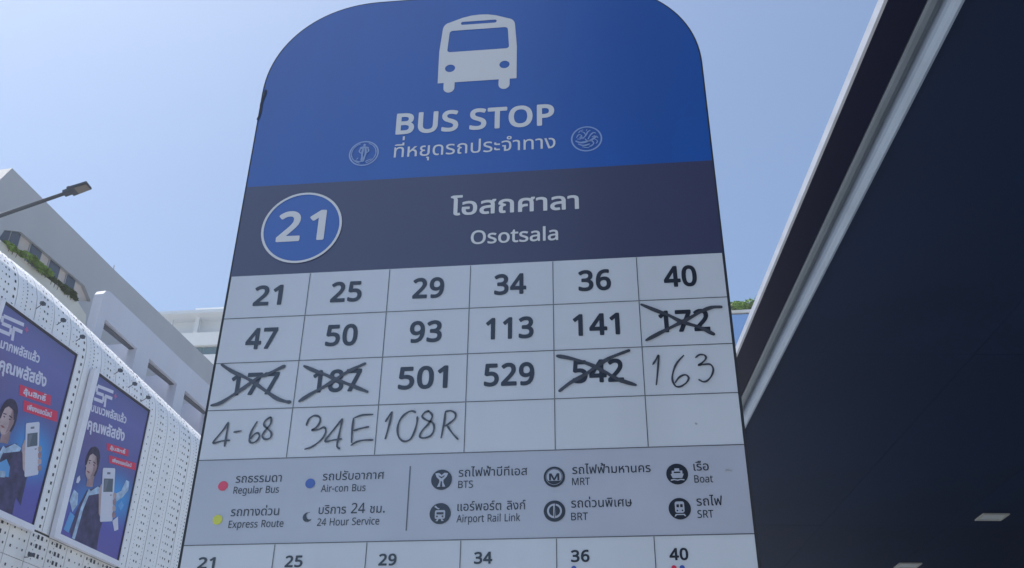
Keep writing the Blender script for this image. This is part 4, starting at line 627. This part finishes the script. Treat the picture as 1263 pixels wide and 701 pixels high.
# ---------------------------------------------------------------- the mall with perforated cladding
FA = R(6.0)
fn_ = Vector((math.cos(FA), -math.sin(FA), 0)); fd_ = Vector((math.sin(FA), math.cos(FA), 0))
FO = CAMP - fn_*18; FO.z = 0
def froot(name, label, cat, group=None, s=0, o=0, z=0):
    p = FO + fn_*o + fd_*s; return thing(name, label, cat, (p.x, p.y, z), -FA, group)
mall = froot('shopping_mall', 'long white mall front of curved perforated cladding carrying the billboards', 'building')
PROF = [(0, 8.98), (0, 14.2), (-.03, 14.55), (-.09, 14.87), (-.2, 15.18), (-.37, 15.46), (-.6, 15.71), (-.92, 15.92), (-1.35, 16.06)]
def drop(s): return 0 if s < 21 else -.085*(s-21)
def prof_at(s, off=0.0):
    d = drop(s); out = []
    for i, (o, z) in enumerate(PROF):
        a = PROF[max(i-1, 0)]; b = PROF[min(i+1, len(PROF)-1)]
        t = Vector((b[0]-a[0], b[1]-a[1])).normalized()
        zz = z + (d*min(1, max(0, (z-13.0)/1.0)) if z > 13 else 0)
        out.append((o + t.y*off, zz - t.x*off))
    return out
SP = .82; S0 = 20.5
k0, k1 = -9, 32
for k in range(k0, k1):
    s0 = S0+k*SP+.016; s1 = s0+SP-.032
    A = prof_at(s0); B = prof_at(s1); A2 = prof_at(s0, -.04); B2 = prof_at(s1, -.04); n = len(A)
    V = [(o, s0, z) for o, z in A]+[(o, s1, z) for o, z in B]+[(o, s0, z) for o, z in A2]+[(o, s1, z) for o, z in B2]
    F = []
    for i in range(n-1):
        F += [(i, n+i, n+i+1, i+1), (2*n+i, 2*n+i+1, 3*n+i+1, 3*n+i), (i, i+1, 2*n+i+1, 2*n+i), (n+i, 3*n+i, 3*n+i+1, n+i+1)]
    F += [(0, 2*n, 3*n, n), (n-1, 2*n-1, 4*n-1, 3*n-1)]
    o = pydata('cladding_panel', V, F, MT['clad'], mall)
    for p in o.data.polygons: p.use_smooth = False
    q0 = s0+.41-.03*k*0; 
lowme = None
for k in range(k0, k1):
    for z0, z1 in ((8.10, 8.92), (5.6, 8.085), (3.1, 5.585)):
        boxes('lower_cladding_panel', [(-.045, S0+.4+k*SP+.012, z0, -.005, S0+.4+(k+1)*SP-.012, z1)], MT['lowclad'], mall)
# backing wall behind the joints
sA, sB = S0+k0*SP, S0+k1*SP
V, F = [], []; cols = [sA+(sB-sA)*i/20 for i in range(21)]; n = len(PROF)
for s in cols: V += [(o, s, z) for o, z in prof_at(s, -.08)]
for i in range(20):
    for j in range(n-1): F.append((i*n+j, (i+1)*n+j, (i+1)*n+j+1, i*n+j+1))
pydata('backing_wall', V, F, MT['back'], mall)
boxes('podium_wall', [(-9.5, sA, 0, -.10, sB, 9.2)], MT['back'], mall)
boxes('roof', [(-9.5, sA, 12.2, -1.45, sB, 12.6)], MT['fcream'], mall)
boxes('end_wall', [(-9.5, sA-.2, 0, -.12, sA-.01, 14.2)], MT['clad'], mall)
# perforations
P1 = (18.95, 22.45, 8.80, 14.10); P2 = (23.20, 26.50, 8.80, 14.0)
V, F = [], []
def arcpt(s, L):
    P = prof_at(s, .006); acc = 0
    for (a, b), (c, d) in zip(P, P[1:]):
        l = math.hypot(c-a, d-b)
        if acc+l >= L:
            t = (L-acc)/l; return (a+(c-a)*t, b+(d-b)*t), ((c-a)/l, (d-b)/l)
        acc += l
    return None, None
def hole(s, L, w, h):
    p, t = arcpt(s, L)
    if p is None: return
    for q in (P1, P2):
        if q[0]-.05 < s < q[1]+.05 and q[2] < p[1] < q[3]: return
    n = len(V); a = (p[0]-t[0]*h/2, p[1]-t[1]*h/2); b = (p[0]+t[0]*h/2, p[1]+t[1]*h/2)
    V.extend([(a[0], s-w/2, a[1]), (a[0], s+w/2, a[1]), (b[0], s+w/2, b[1]), (b[0], s-w/2, b[1])]); F.append((n, n+1, n+2, n+3))
PAT = [[(.18, .030, .12), (.36, .075, .24), (.50, .075, .24), (.70, .03, .12)], [(.20, .05, .24), (.44, .08, .24), (.64, .03, .12)], [(.14, .04, .24), (.30, .07, .24), (.43, .07, .24), (.69, .10, .24)], [(.22, .03, .12), (.40, .055, .12), (.60, .05, .24)]]
for k in range(k0+5, k1-6):
    for ds, w_, sp_ in PAT[k % 4]:
        L = .12
        while L < 7.9:
            hole(S0+k*SP+ds, L, w_*.68, w_*.85); L += sp_
V2, F2 = [], []
for k in range(k0+5, k1-6):
    for ds, w_, sp_ in [(.13, .075, .24), (.34, .11, .24), (.50, .11, .24), (.70, .06, .24), (.24, .03, .12)] if k % 3 != 1 else [(.18, .07, .24), (.45, .04, .24), (.66, .06, .24)]:
        z = 5.7
        while z < 8.9:
            s = S0+.4+k*SP+ds; n = len(V2)
            if abs(z-8.09) > .06: V2 += [(.002, s-w_*.4, z-w_/2), (.002, s+w_*.4, z-w_/2), (.002, s+w_*.4, z+w_/2), (.002, s-w_*.4, z+w_/2)]; F2.append((n, n+1, n+2, n+3))
            z += sp_
o = pydata('perforation', V, F, MT['hole'], mall); o['kind'] = 'stuff'
o = pydata('perforation', V2, F2, MT['hole'], mall); o['kind'] = 'stuff'

# ---------------------------------------------------------------- billboards
def poster_print():
    m = bpy.data.materials.new('poster_print'); m.use_nodes = True; t = m.node_tree; b = t.nodes['Principled BSDF']
    b.inputs['Roughness'].default_value = .35; b.inputs['Coat Weight'].default_value = 1; b.inputs['Coat IOR'].default_value = 1.7; b.inputs['Coat Roughness'].default_value = .2
    tc = t.nodes.new('ShaderNodeTexCoord'); sx = t.nodes.new('ShaderNodeSeparateXYZ'); t.links.new(tc.outputs['Generated'], sx.inputs[0])
    r = t.nodes.new('ShaderNodeValToRGB'); t.links.new(sx.outputs[2], r.inputs[0])
    e = r.color_ramp.elements; e[0].position = 0; e[0].color = (.10, .055, .34, 1); e[1].position = 1; e[1].color = (.075, .07, .26, 1)
    for p, c in ((.18, (.085, .06, .40)), (.35, (.05, .06, .26)), (.6, (.09, .075, .30)), (.85, (.11, .095, .36))):
        x = r.color_ramp.elements.new(p); x.color = (*c, 1)
    # blue glow printed round the phone, magenta haze to the left
    def blob(cy, cz, ry, rz, col, prev, amt):
        a = t.nodes.new('ShaderNodeMapping'); a.inputs['Location'].default_value = (0, -cy/ry, -cz/rz); a.inputs['Scale'].default_value = (0, 1/ry, 1/rz)
        t.links.new(tc.outputs['Generated'], a.inputs[0]); l = t.nodes.new('ShaderNodeVectorMath'); l.operation = 'LENGTH'; t.links.new(a.outputs[0], l.inputs[0])
        q = t.nodes.new('ShaderNodeMapRange'); q.interpolation_type = 'SMOOTHSTEP'; q.inputs[1].default_value = 0; q.inputs[2].default_value = 1; q.inputs[3].default_value = amt; q.inputs[4].default_value = 0
        t.links.new(l.outputs['Value'], q.inputs[0]); mx = t.nodes.new('ShaderNodeMix'); mx.data_type = 'RGBA'
        t.links.new(q.outputs[0], mx.inputs[0]); t.links.new(prev, mx.inputs[6]); mx.inputs[7].default_value = (*col, 1); return mx.outputs[2]
    c = blob(.78, .36, .42, .22, (.02, .34, .82), r.outputs[0], .95)
    c = blob(.28, .22, .32, .2, (.02, .24, .62), c, .8)
    c = blob(.1, .62, .4, .3, (.12, .05, .20), c, .6)
    t.links.new(c, b.inputs['Base Color']); return m
PM = poster_print()
PMT = dict(logo=mat('poster_white', (.66, .66, .80), .4), red=mat('poster_red', (.70, .03, .10), .4), skin=mat('poster_skin', (.34, .22, .24), .5, noise=.3, nscale=4), skin2=mat('poster_skin_light', (.50, .38, .40), .5, noise=.22, nscale=3),
           hair=mat('poster_hair', (.035, .022, .06), .5, noise=.5, nscale=9), jacket=mat('poster_jacket', (.055, .045, .12), .5, noise=.6, nscale=3.5), stripe=mat('poster_stripe', (.40, .55, .74), .5, noise=.3, nscale=5), phone=mat('poster_phone', (.66, .68, .80), .4),
           screen=mat('poster_screen', (.10, .13, .17), .4), blue=mat('poster_light_blue', (.12, .36, .72), .4), shirt=mat('poster_hood_blue', (.16, .34, .56), .5), lip=mat('poster_lip', (.30, .09, .10), .5), grey=mat('poster_grey', (.18, .20, .26), .5), pink=mat('poster_pink', (.45, .12, .30), .5))
TL = R(10.0)
def billboard(s0, s1, z0, z1, label, line1, line2, fr, which, left_return=.30):
    D = .20
    t = froot('billboard', label, 'billboard', 'film billboards on the perforated mall front', s=(s0+s1)/2, z=z0)
    h = z1-z0; w = s1-s0; y0, y1 = -w/2, w/2
    lb, rb, bb, tb = fr
    boxes('frame', [(.05, y0-lb, -bb, D, y1+rb, 0-.002)], MT['frame'], t); boxes('frame', [(.05, y0-lb, h+.002, D, y1+rb, h+tb)], MT['frame'], t)
    boxes('frame', [(.05, y0-lb, 0, D, y0-.002, h)], MT['frame'], t); boxes('frame', [(.05, y1+.002, 0, D, y1+rb, h)], MT['frame'], t)
    boxes('reveal_shade', [(.12, y0, h-.07, D-.01, y1, h)], MT['reveal_shade'], t); boxes('reveal_shade', [(.12, y1-.05, 0, D-.01, y1, h-.072)], MT['reveal_shade'], t)  # near-black strips paint the frame's shade along the top and right side
    boxes('poster', [(.10, y0+.001, .001, D-.03, y1-.052, h-.072)], PM, t)
    ca, sa = math.cos(TL), math.sin(TL)
    def f(off):
        base = D-.03+.002+off*.002
        def g(a, b):   # a,b measured in metres on the billboard: from the left edge and from the bottom
            return (base, y0+a, b)
        return g
    def rot(off, ox, oz):
        g = f(off)
        return lambda a, b: g(ox+a*ca-b*sa, oz+a*sa+b*ca)
    def clip(a, b): return (min(max(a, .01), w-.06), min(max(b, .01), h-.08))
    def fl(name, pts, off, m, loc=False, lab=None):
        P = [clip(a, b) for a, b in pts]
        tri = tessellate_polygon([[Vector((a, b, 0)) for a, b in P]]); g = f(off)
        o = pydata(name, [g(a, b) for a, b in P], [tuple(q) for q in tri], PMT[m], t)
        if lab: o['label'] = lab
    H = h-4.85
    def rp(pts, ox, oz): return [(ox+a*ca-b*sa, oz+a*sa+b*ca) for a, b in pts]
    # cinema logo: S and F drawn as bent bars
    lx, lz = .10, 4.02+H
    V, F = [], []
    g = rot(1, lx, lz)
    def bar(L, wd=.10):
        for (a, b), (c, d) in zip(L, L[1:]):
            dx, dz = c-a, d-b; ln = math.hypot(dx, dz); nx, nz = -dz/ln*wd/2, dx/ln*wd/2; ex, ez = dx/ln*wd*.5, dz/ln*wd*.5; n = len(V)
            V.extend([g(a-ex-nx, b-ez-nz), g(c+ex-nx, d+ez-nz), g(c+ex+nx, d+ez+nz), g(a-ex+nx, b-ez+nz)]); F.append((n, n+1, n+2, n+3))
    bar([(.82, .44), (.12, .44)]); bar([(.05, .38), (.05, .30)]); bar([(.10, .235), (.36, .235)]); bar([(.41, .17), (.41, .09)]); bar([(.36, .03), (.02, .03)])
    bar([(.52, .235), (.80, .235)]); bar([(.52, .16), (.52, -.05)])
    pydata('cinema_logo', V, F, PMT['logo'], t)['label'] = 'white SF logo'
    fl('logo_cross', rp([(.97, .42), (1.02, .42), (1.02, .37), (1.07, .37), (1.07, .32), (1.02, .32), (1.02, .27), (.97, .27), (.97, .32), (.92, .32), (.92, .37), (.97, .37)], lx, lz), 1, 'pink')
    dx = w-2.94
    text_mesh('poster_lettering', line1, 'b', rot(1, .04+(.0 if which else .25), 3.65+H), PMT['logo'], t, w=1.82 if which else 1.55, x0=0, z0=0, cap=.20)
    text_mesh('poster_lettering', line2, 'b', rot(1, .08+(.0 if which else .38), 3.12+(H-.02)), PMT['logo'], t, w=1.88, x0=0, z0=0, cap=.265)
    # red ribbons
    R1, R2 = (((1.20, 2.85, 1.12, .21), (1.44, 2.54, 1.42, .22)) if which else ((1.42, 2.95, 1.28, .28), (1.72, 2.62, 1.40, .29)))
    for (x, z, ww, hh), words, wx in ((R1, 'ลุ้นสิทธิ์', .12), (R2, 'เพียงแอดไลน์', .12)):
        fl('red_ribbon', rp([(0, 0), (ww, .0), (ww-.03, hh), (-.05, hh)], x, z), 1, 'red')
        text_mesh('ribbon_lettering', words, 'b', rot(3, x+wx, z+hh*.28+.02), PMT['logo'], t, w=ww*.72, cap=hh*.38)
    # person printed on the poster
    px = .26 if which else .84
    pz = 0
    fl('printed_person', [(px+.05, .25), (px+.25, .95), (px+.45, 1.45), (px+.95, 1.75), (px+1.35, 1.55), (px+1.55, 1.25), (px+1.45, .6), (px+1.5, .02), (px+.3, .02)], 1, 'jacket')
    fl('jacket_stripe', [(px+.28, .03), (px+.42, .03), (px+.48, .9), (px+.62, 1.5), (px+.52, 1.52), (px+.36, .95)], 2, 'stripe')
    fl('jacket_stripe', [(px+.60, 1.35), (px+1.15, 1.60), (px+1.18, 1.70), (px+.9, 1.72), (px+.58, 1.45)], 2, 'stripe')
    fc = (px+.42, 2.16)
    fl('hair', [(fc[0]+.33*math.cos(R(a))*(1.05 if 20 < a < 200 else .95), fc[1]+.10+.50*math.sin(R(a))) for a in range(-40, 230, 15)], 2, 'hair')
    fl('neck', [(fc[0]-.05, 1.55), (fc[0]+.24, 1.62), (fc[0]+.22, 1.95), (fc[0]-.08, 1.85)], 3, 'skin')
    face = [(-.20, .30), (-.24, .10), (-.25, -.02), (-.30, -.08), (-.24, -.12), (-.24, -.20), (-.20, -.30), (-.08, -.40), (.04, -.36), (.16, -.22), (.23, 0), (.22, .22), (.12, .38), (-.05, .42)]
    fl('face', [(fc[0]+a, fc[1]+b) for a, b in face], 4, 'skin2')
    fl('cheek', [(fc[0]+a, fc[1]+b) for a, b in ((.06, .35), (.12, .36), (.22, .2), (.23, 0), (.15, -.22), (.03, -.34), (.08, -.1), (.05, .1))], 5, 'skin')
    fl('brow', [(fc[0]+a, fc[1]+b) for a, b in ((-.22, .13), (-.10, .15), (-.10, .125), (-.22, .10))], 6, 'hair'); fl('brow', [(fc[0]+a, fc[1]+b) for a, b in ((.0, .16), (.13, .15), (.13, .12), (.0, .13))], 6, 'hair')
    fl('eye', [(fc[0]+a, fc[1]+b) for a, b in ((-.20, .05), (-.15, .075), (-.11, .05), (-.15, .035))], 6, 'hair'); fl('eye', [(fc[0]+a, fc[1]+b) for a, b in ((.01, .06), (.06, .085), (.11, .06), (.06, .045))], 6, 'hair')
    fl('mouth', [(fc[0]+a, fc[1]+b) for a, b in ((-.21, -.20), (-.13, -.175), (-.02, -.19), (-.10, -.235))], 6, 'lip')
    fl('hair', [(fc[0]+a, fc[1]+b) for a, b in ((-.26, .22), (-.10, .36), (.10, .33), (.20, .1), (.30, .2), (.22, .45), (0, .58), (-.22, .5))], 6, 'hair')
    # phone
    A0, AX, AY = (((1.19, 2.30), (.59, .19), (.42, -1.50)) if which else ((1.93, 2.36), (.49, .24), (.48, -1.32)))
    def pp(L): return [(A0[0]+u*AX[0]+v*AY[0], A0[1]+u*AX[1]+v*AY[1]) for u, v in L]
    fl('sleeve', pp([(-.9, 1.15), (-.25, .75), (.1, .62), (.2, 1.0), (-.2, 1.5)]), 3, 'jacket'); fl('palm', pp([(-.22, .42), (-.05, .30), (.1, .35), (.1, .95), (-.12, .85)]), 4, 'skin2')
    fl('phone', pp([(.05, 0), (.95, 0), (1, .03), (1, .97), (.95, 1), (.05, 1), (0, .97), (0, .03)]), 5, 'phone')
    fl('phone_screen', pp([(.13, .20), (.87, .20), (.87, .45), (.13, .45)]), 6, 'screen'); fl('screen_glare', pp([(.2, .22), (.5, .22), (.3, .43), (.16, .43)]), 7, 'grey')
    fl('phone_logo', pp([(.35, .08), (.62, .08), (.62, .12), (.35, .12)]), 6, 'grey'); fl('phone_dot', pp([(.68, .50), (.82, .50), (.82, .52), (.68, .52)]), 6, 'grey')
    for i in range(4):
        v = .48+i*.12; fl('finger', pp([(.93, v), (1.10, v-.02), (1.20, v+.02), (1.19, v+.08), (1.08, v+.10), (.94, v+.08)]), 7+i % 2, 'skin' if i % 2 else 'skin2')
    px_ = 0
    if which:
        fl('printed_card', [(.10, .15), (.34, .12), (.44, .62), (.20, .68)], 3, 'blue'); fl('glove', [(.06, .95), (.30, .70), (.44, .95), (.36, 1.25), (.14, 1.3)], 3, 'stripe')
        fl('printed_sparkle', [(.16, 1.50), (.26, 1.52), (.31, 1.64), (.24, 1.74), (.15, 1.64)], 3, 'logo')
        fl('printed_hand', [(2.0, 1.75), (2.3, 1.95), (2.45, 2.35), (2.62, 2.35), (2.66, 2.1), (2.45, 1.8), (2.2, 1.6)], 3, 'stripe')
        fl('printed_card', [(2.2, 1.0), (2.4, .75), (2.58, .85), (2.42, 1.2)], 3, 'logo'); fl('printed_card', [(2.3, 1.5), (2.5, 1.4), (2.6, 1.6), (2.42, 1.7)], 3, 'blue')
    else:
        fl('phone_reflection', [(1.35, .75), (1.85, .85), (1.8, 1.1), (1.6, 1.25), (1.3, 1.0)], 3, 'blue'); fl('printed_card', [(1.45, .72), (1.72, .80), (1.68, .95), (1.42, .88)], 4, 'stripe')
        fl('printed_sparkle', [(1.50, .40), (1.56, .42), (1.54, .62), (1.50, .62)], 4, 'blue')
    return t
billboard(19.13, 22.35, 8.98, 13.98, 'purple cinema billboard cut by the left edge of the photo, man holding up a phone', 'มากพลัสแล้ว', 'คุณพลัสยัง', (.12, .06, .16, .04), 0)
billboard(23.48, 26.39, 9.07, 13.91, 'whole purple cinema billboard nearer the bus stop sign, smiling person with white phone', 'บนบวพลัสแล้ว', 'คุณพลัสยัง', (.24, .06, .16, .04), 1)

# spotlights above and below the billboards
spot0 = None
for s, z, dn, lab in ((20.5, 14.52, 1, 'leftmost small spotlight arm above the billboard cut by the photo edge'), (21.45, 14.50, 1, 'middle small spotlight arm above the billboard cut by the photo edge'), (22.4, 14.45, 1, 'last small spotlight arm above the billboard cut by the photo edge'),
                      (24.45, 14.32, 1, 'small spotlight arm above the whole billboard, the one nearest its logo'), (25.3, 14.25, 1, 'small spotlight arm above the middle of the whole billboard'), (26.15, 14.15, 1, 'small spotlight arm above the far corner of the whole billboard'),
                      (22.55, 8.2, -1, 'dark spotlight on a bent arm below the gap between the billboards'), (26.2, 8.3, -1, 'dark spotlight on a bent arm below the far billboard')):
    t = froot('spotlight', lab, 'spotlight', 'spotlights around the billboards', s=s, o=0, z=z)
    tube('arm', [(-.02, 0, 0), (.18, -.10, .03*dn), (.34, -.22, .02*dn)], .012, MT['lampm'], t, 8)
    V, F = [], []; box(V, F, .30, -.30, -.05, .40, -.18, .03); o = pydata('lamp_head', V, F, MT['lampm'], t)

# ---------------------------------------------------------------- building above the mall
tow = froot('office_block', 'plain grey rendered block with slanting end rising above the perforated mall', 'building', o=-6)
W = [(22.1, 18.3), (24.2, 22.95), (30.9, 22.66), (46, 22.3), (46, 12.7), (20, 12.7), (20, 18.3)]
recess = [(24.6, 20.12), (24.75, 20.62), (25.5, 21.02), (29.5, 21.02), (30.1, 20.62), (29.2, 20.20), (27.1, 20.12)]
prism('wall', W, -.5, 0, MT['greywall'], tow, axis='x', holes=[recess])
prism('ledge_wall', [(20.1, 18.2), (22.2, 18.38), (24.55, 20.09), (27.1, 20.09), (29.2, 20.15), (29.9, 19.9), (30.3, 18.2), (30.3, 12.8), (20.1, 12.8)], .003, .10, MT['ledge'], tow, axis='x')
boxes('roof', [(-12, 24.4, 21.9, -.503, 46, 22.1)], MT['fcream'], tow)
boxes('recess_wall', [(-.45, 24, 19.8, -.16, 31, 21.6)], MT['pier'], tow)
for a, b in ((24.75, 25.15), (25.22, 25.65), (26.3, 26.9), (27.45, 28.05), (28.55, 29.05)):
    fr = boxes('window', [(-.155, a-.05, 19.9, -.12, b+.05, 21.25)], MT['mull'], tow)
    boxes('pane', [(-.118, a, 19.95, -.10, b, 21.2)], MT['glass'], fr)
for s in (31.2, 36.2):
    tube('roof_aerial', [(-.2, s, 22.4), (-.2, s, 23.0)], .03, MT['mull'], tow, 8)
bb = froot('beige_block', 'sunlit beige building end showing at the left photo edge behind the grey block', 'building', o=-9)
boxes('wall', [(-8, 10, 0, 0, 27.0, 24.55)], MT['beige'], bb)
boxes('parapet', [(-8.05, 9.95, 24.553, .05, 27.05, 24.75)], MT['pier'], bb)

def shrub(s, o, z, rx, rs_, rz, n, m, seed, label, size=.07):
    t = froot('balcony_shrub', label, 'shrub', 'plants trailing over the balcony of the grey block', s=s, o=o, z=z)
    leafy('foliage', t, 0, 0, 0, rx, rs_, rz, n, size, MT[m], seed)
    for k in range(3): tube('stem', [(0, -.2+.2*k, -.25), (.02, -.22+.22*k, .05)], .012, MT['stem'], t, 6)
shrub(25.2, -5.8, 20.10, .14, .40, .12, 700, 'leaf', 1, 'thin bright green plant on the balcony, leftmost under the windows')
shrub(26.0, -5.75, 20.18, .2, .5, .2, 1400, 'leaf', 2, 'fullest bright green shrub on the balcony under the windows')
shrub(26.8, -5.75, 20.16, .2, .45, .17, 1100, 'leaf', 3, 'bright green shrub at the corner of the balcony, right of the fullest one')
shrub(27.75, -5.9, 20.2, .14, .45, .12, 800, 'leafd', 4, 'darker narrow plant along the balcony, right of the bright shrubs')
shrub(28.6, -5.9, 20.22, .16, .50, .17, 1200, 'leafd', 5, 'dark green shrub at the right end of the balcony')

# terrace parapet with openings
ter = froot('terrace_wall', 'pale lavender terrace wall with large openings rising behind the mall cladding', 'building', o=-2)
top = [(25.6, 12.6), (25.6, 18.05), (25.7, 18.22), (25.9, 18.30), (28.5, 18.20), (31, 18.08), (33.4, 18.02), (42, 17.8), (42, 12.6)]
hs = []
for a in (26.02, 28.93, 31.62, 34.3, 37.0):
    hs.append([(a, 15.2), (a, 17.27-(a-26)*.035), (a+2.05, 17.24-(a-24)*.035), (a+2.05, 15.2)])
prism('wall', top, -.35, 0, MT['lav'], ter, axis='x', holes=hs)
boxes('back_wall', [(-2.2, 25.65, 12.6, -1.9, 42, 17.9)], MT['lav'], ter)
for a in (28.2, 30.95, 33.75, 36.5):
    boxes('cross_wall', [(-1.895, a+.2, 12.6, -.352, a+.5, 17.6)], MT['lav'], ter)
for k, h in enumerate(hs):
    a = h[0][0]; boxes('lintel_shade', [(-.30, a+.003, h[1][1]-.07, -.12, a+2.04, h[2][1]-.03)], MT['back'], ter)  # dark strip stands in for the slab edge's shadow over each opening
    boxes('rail', [(-1.2, a-.1, 16.55, -1.14, a+2.15, 16.60)], MT['mull'], ter)

# ---------------------------------------------------------------- far buildings
far = thing('far_building', 'distant white building with window bands just left of the bus stop sign', 'building', (-22, 60, 0))
X0, X1 = -15, 12
boxes('core_wall', [(X0, .6, 0, X1, 14, 35.6)], MT['fcream'], far)
boxes('roof', [(X0-.8, -.8, 35.6, X1+.3, 14, 35.85)], MT['fcream'], far)
boxes('plant_room', [(-9.2, 1.5, 35.85, 6, 9, 37.3)], MT['fwhite'], far)
boxes('column', [(-8.25, -.1, 34.4, -7.95, .2, 35.6)], MT['fcream'], far); boxes('column', [(-3.2, -.1, 34.4, -2.9, .2, 35.6)], MT['fcream'], far)
z = 34.4
for k in range(9):
    boxes('floor_band', [(X0, 0, z-1.05, X1, .6, z)], MT['fwhite'], far)
    for i in range(9):
        xx = -14.9+i*3
        f_ = boxes('window', [(xx, .35, z-1.05-.75, xx+2.96, .58, z-1.055)], MT['mull'], far)
        boxes('pane', [(xx+.03, .30, z-1.05-.72, xx+1.46, .345, z-1.09)], MT['fglass'], f_); boxes('pane', [(xx+1.5, .30, z-1.05-.72, xx+2.93, .345, z-1.09)], MT['fglass'], f_)
    z -= 1.82
gb = thing('glass_building', 'blue glass building with plants along its roof between the sign and the canopy edge', 'building', (8, 50, 0))
boxes('core', [(-4, .3, 0, 9, 14, 28.9)], MT['back'], gb)
pme = None
for i in range(6):
    for k in range(9):
        if pme is None:
            V, F = [], []; box(V, F, 0, 0, 0, 2.12, .08, 3.15); pme = bpy.data.meshes.new('glass_pane'); pme.from_pydata(V, [], F); pme.materials.append(MT['bglass'])
        link('glass_pane', pme, parent=gb, loc=(-4+i*2.165, .2, 28.85-3.2*(k+1)))
boxes('roof_edge', [(-4.05, .1, 28.9, 9.05, 14.05, 29.05)], MT['fwhite'], gb)
for i, lab in ((2, 'bush on the blue glass roof touching the edge of the bus stop sign'), (3, 'middle bright green bush on the blue glass roof'), (4, 'bright green bush on the blue glass roof nearest the canopy edge')):
    t = thing('roof_plant', lab, 'bush', (5.15+i*1.05, 50.3, 29.1), 0, 'bushes along the blue glass roof')
    leafy('foliage', t, 0, 0, .30, .75, .5, .50+.12*math.sin(i*2.1), 1100, .12, MT['leaf'], 40+i)
    tube('stem', [(0, 0, -.05), (.03, 0, .3)], .03, MT['stem'], t, 6)

# ---------------------------------------------------------------- street lamp
lamp = thing('street_lamp', 'slim grey street lamp arm with flat LED head reaching in from the left', 'street lamp', (-14.2, 11.0, 0))
A = Vector((-9.4566, 12.4094, 11.8218)); B = Vector((-10.632, 12.4094, 11.387))
d = (B-A); P = A + d*1.75
lamp.location = (P.x, P.y, 0)
def lo(v): return tuple(Vector(v)-Vector((P.x, P.y, 0)))
tube('pole', [(0, 0, 0), (0, 0, 4), (0, 0, P.z+.15)], [.12, .10, .06], MT['lampm'], lamp, 16)
tube('arm', [lo(P), lo(A)], [.042, .034], MT['lampm'], lamp, 12)
dx = (A-B).normalized(); sy = dx.cross(Vector((0, 0, 1))).normalized(); uz = sy.cross(dx)
def hb(name, a0, a1, b0, b1, c0, c1, m, taper=1.0, bev=.008):
    V, F = [], []; box(V, F, a0, b0, c0, a1, b1, c1)
    V = [lo(A + dx*v[0] + sy*v[1]*(taper if v[0] == a1 else 1) + uz*v[2]) for v in V]
    o = pydata(name, V, F, m, lamp)
    bm = bmesh.new(); bm.from_mesh(o.data); bmesh.ops.bevel(bm, geom=bm.edges[:], offset=bev, segments=2, affect='EDGES'); bm.to_mesh(o.data); bm.free()
hb('driver_box', -.05, .12, -.06, .06, -.04, .045, MT['lampm'])
hb('lamp_head', .07, .42, -.12, .12, -.03, .025, MT['lampm'], .85)
hb('lens', .18, .40, -.095, .095, -.042, -.029, MT['lens'], .85, .004)
hb('photocell', .02, .08, -.03, .03, .05, .12, MT['lampm'])

# ---------------------------------------------------------------- thin city haze
V, F = [], []; box(V, F, -60, -45, -1.2, 60, 95, 48)
hz = pydata('haze', V, F, None); hz['kind'] = 'stuff'
hm = bpy.data.materials.new('haze'); hm.use_nodes = True; t = hm.node_tree; t.nodes.remove(t.nodes['Principled BSDF'])
pv = t.nodes.new('ShaderNodeVolumePrincipled'); pv.inputs['Color'].default_value = (.93, .96, 1, 1); pv.inputs['Density'].default_value = .0010; pv.inputs['Anisotropy'].default_value = .5
t.links.new(pv.outputs[0], t.nodes['Material Output'].inputs['Volume']); hz.data.materials.append(hm)
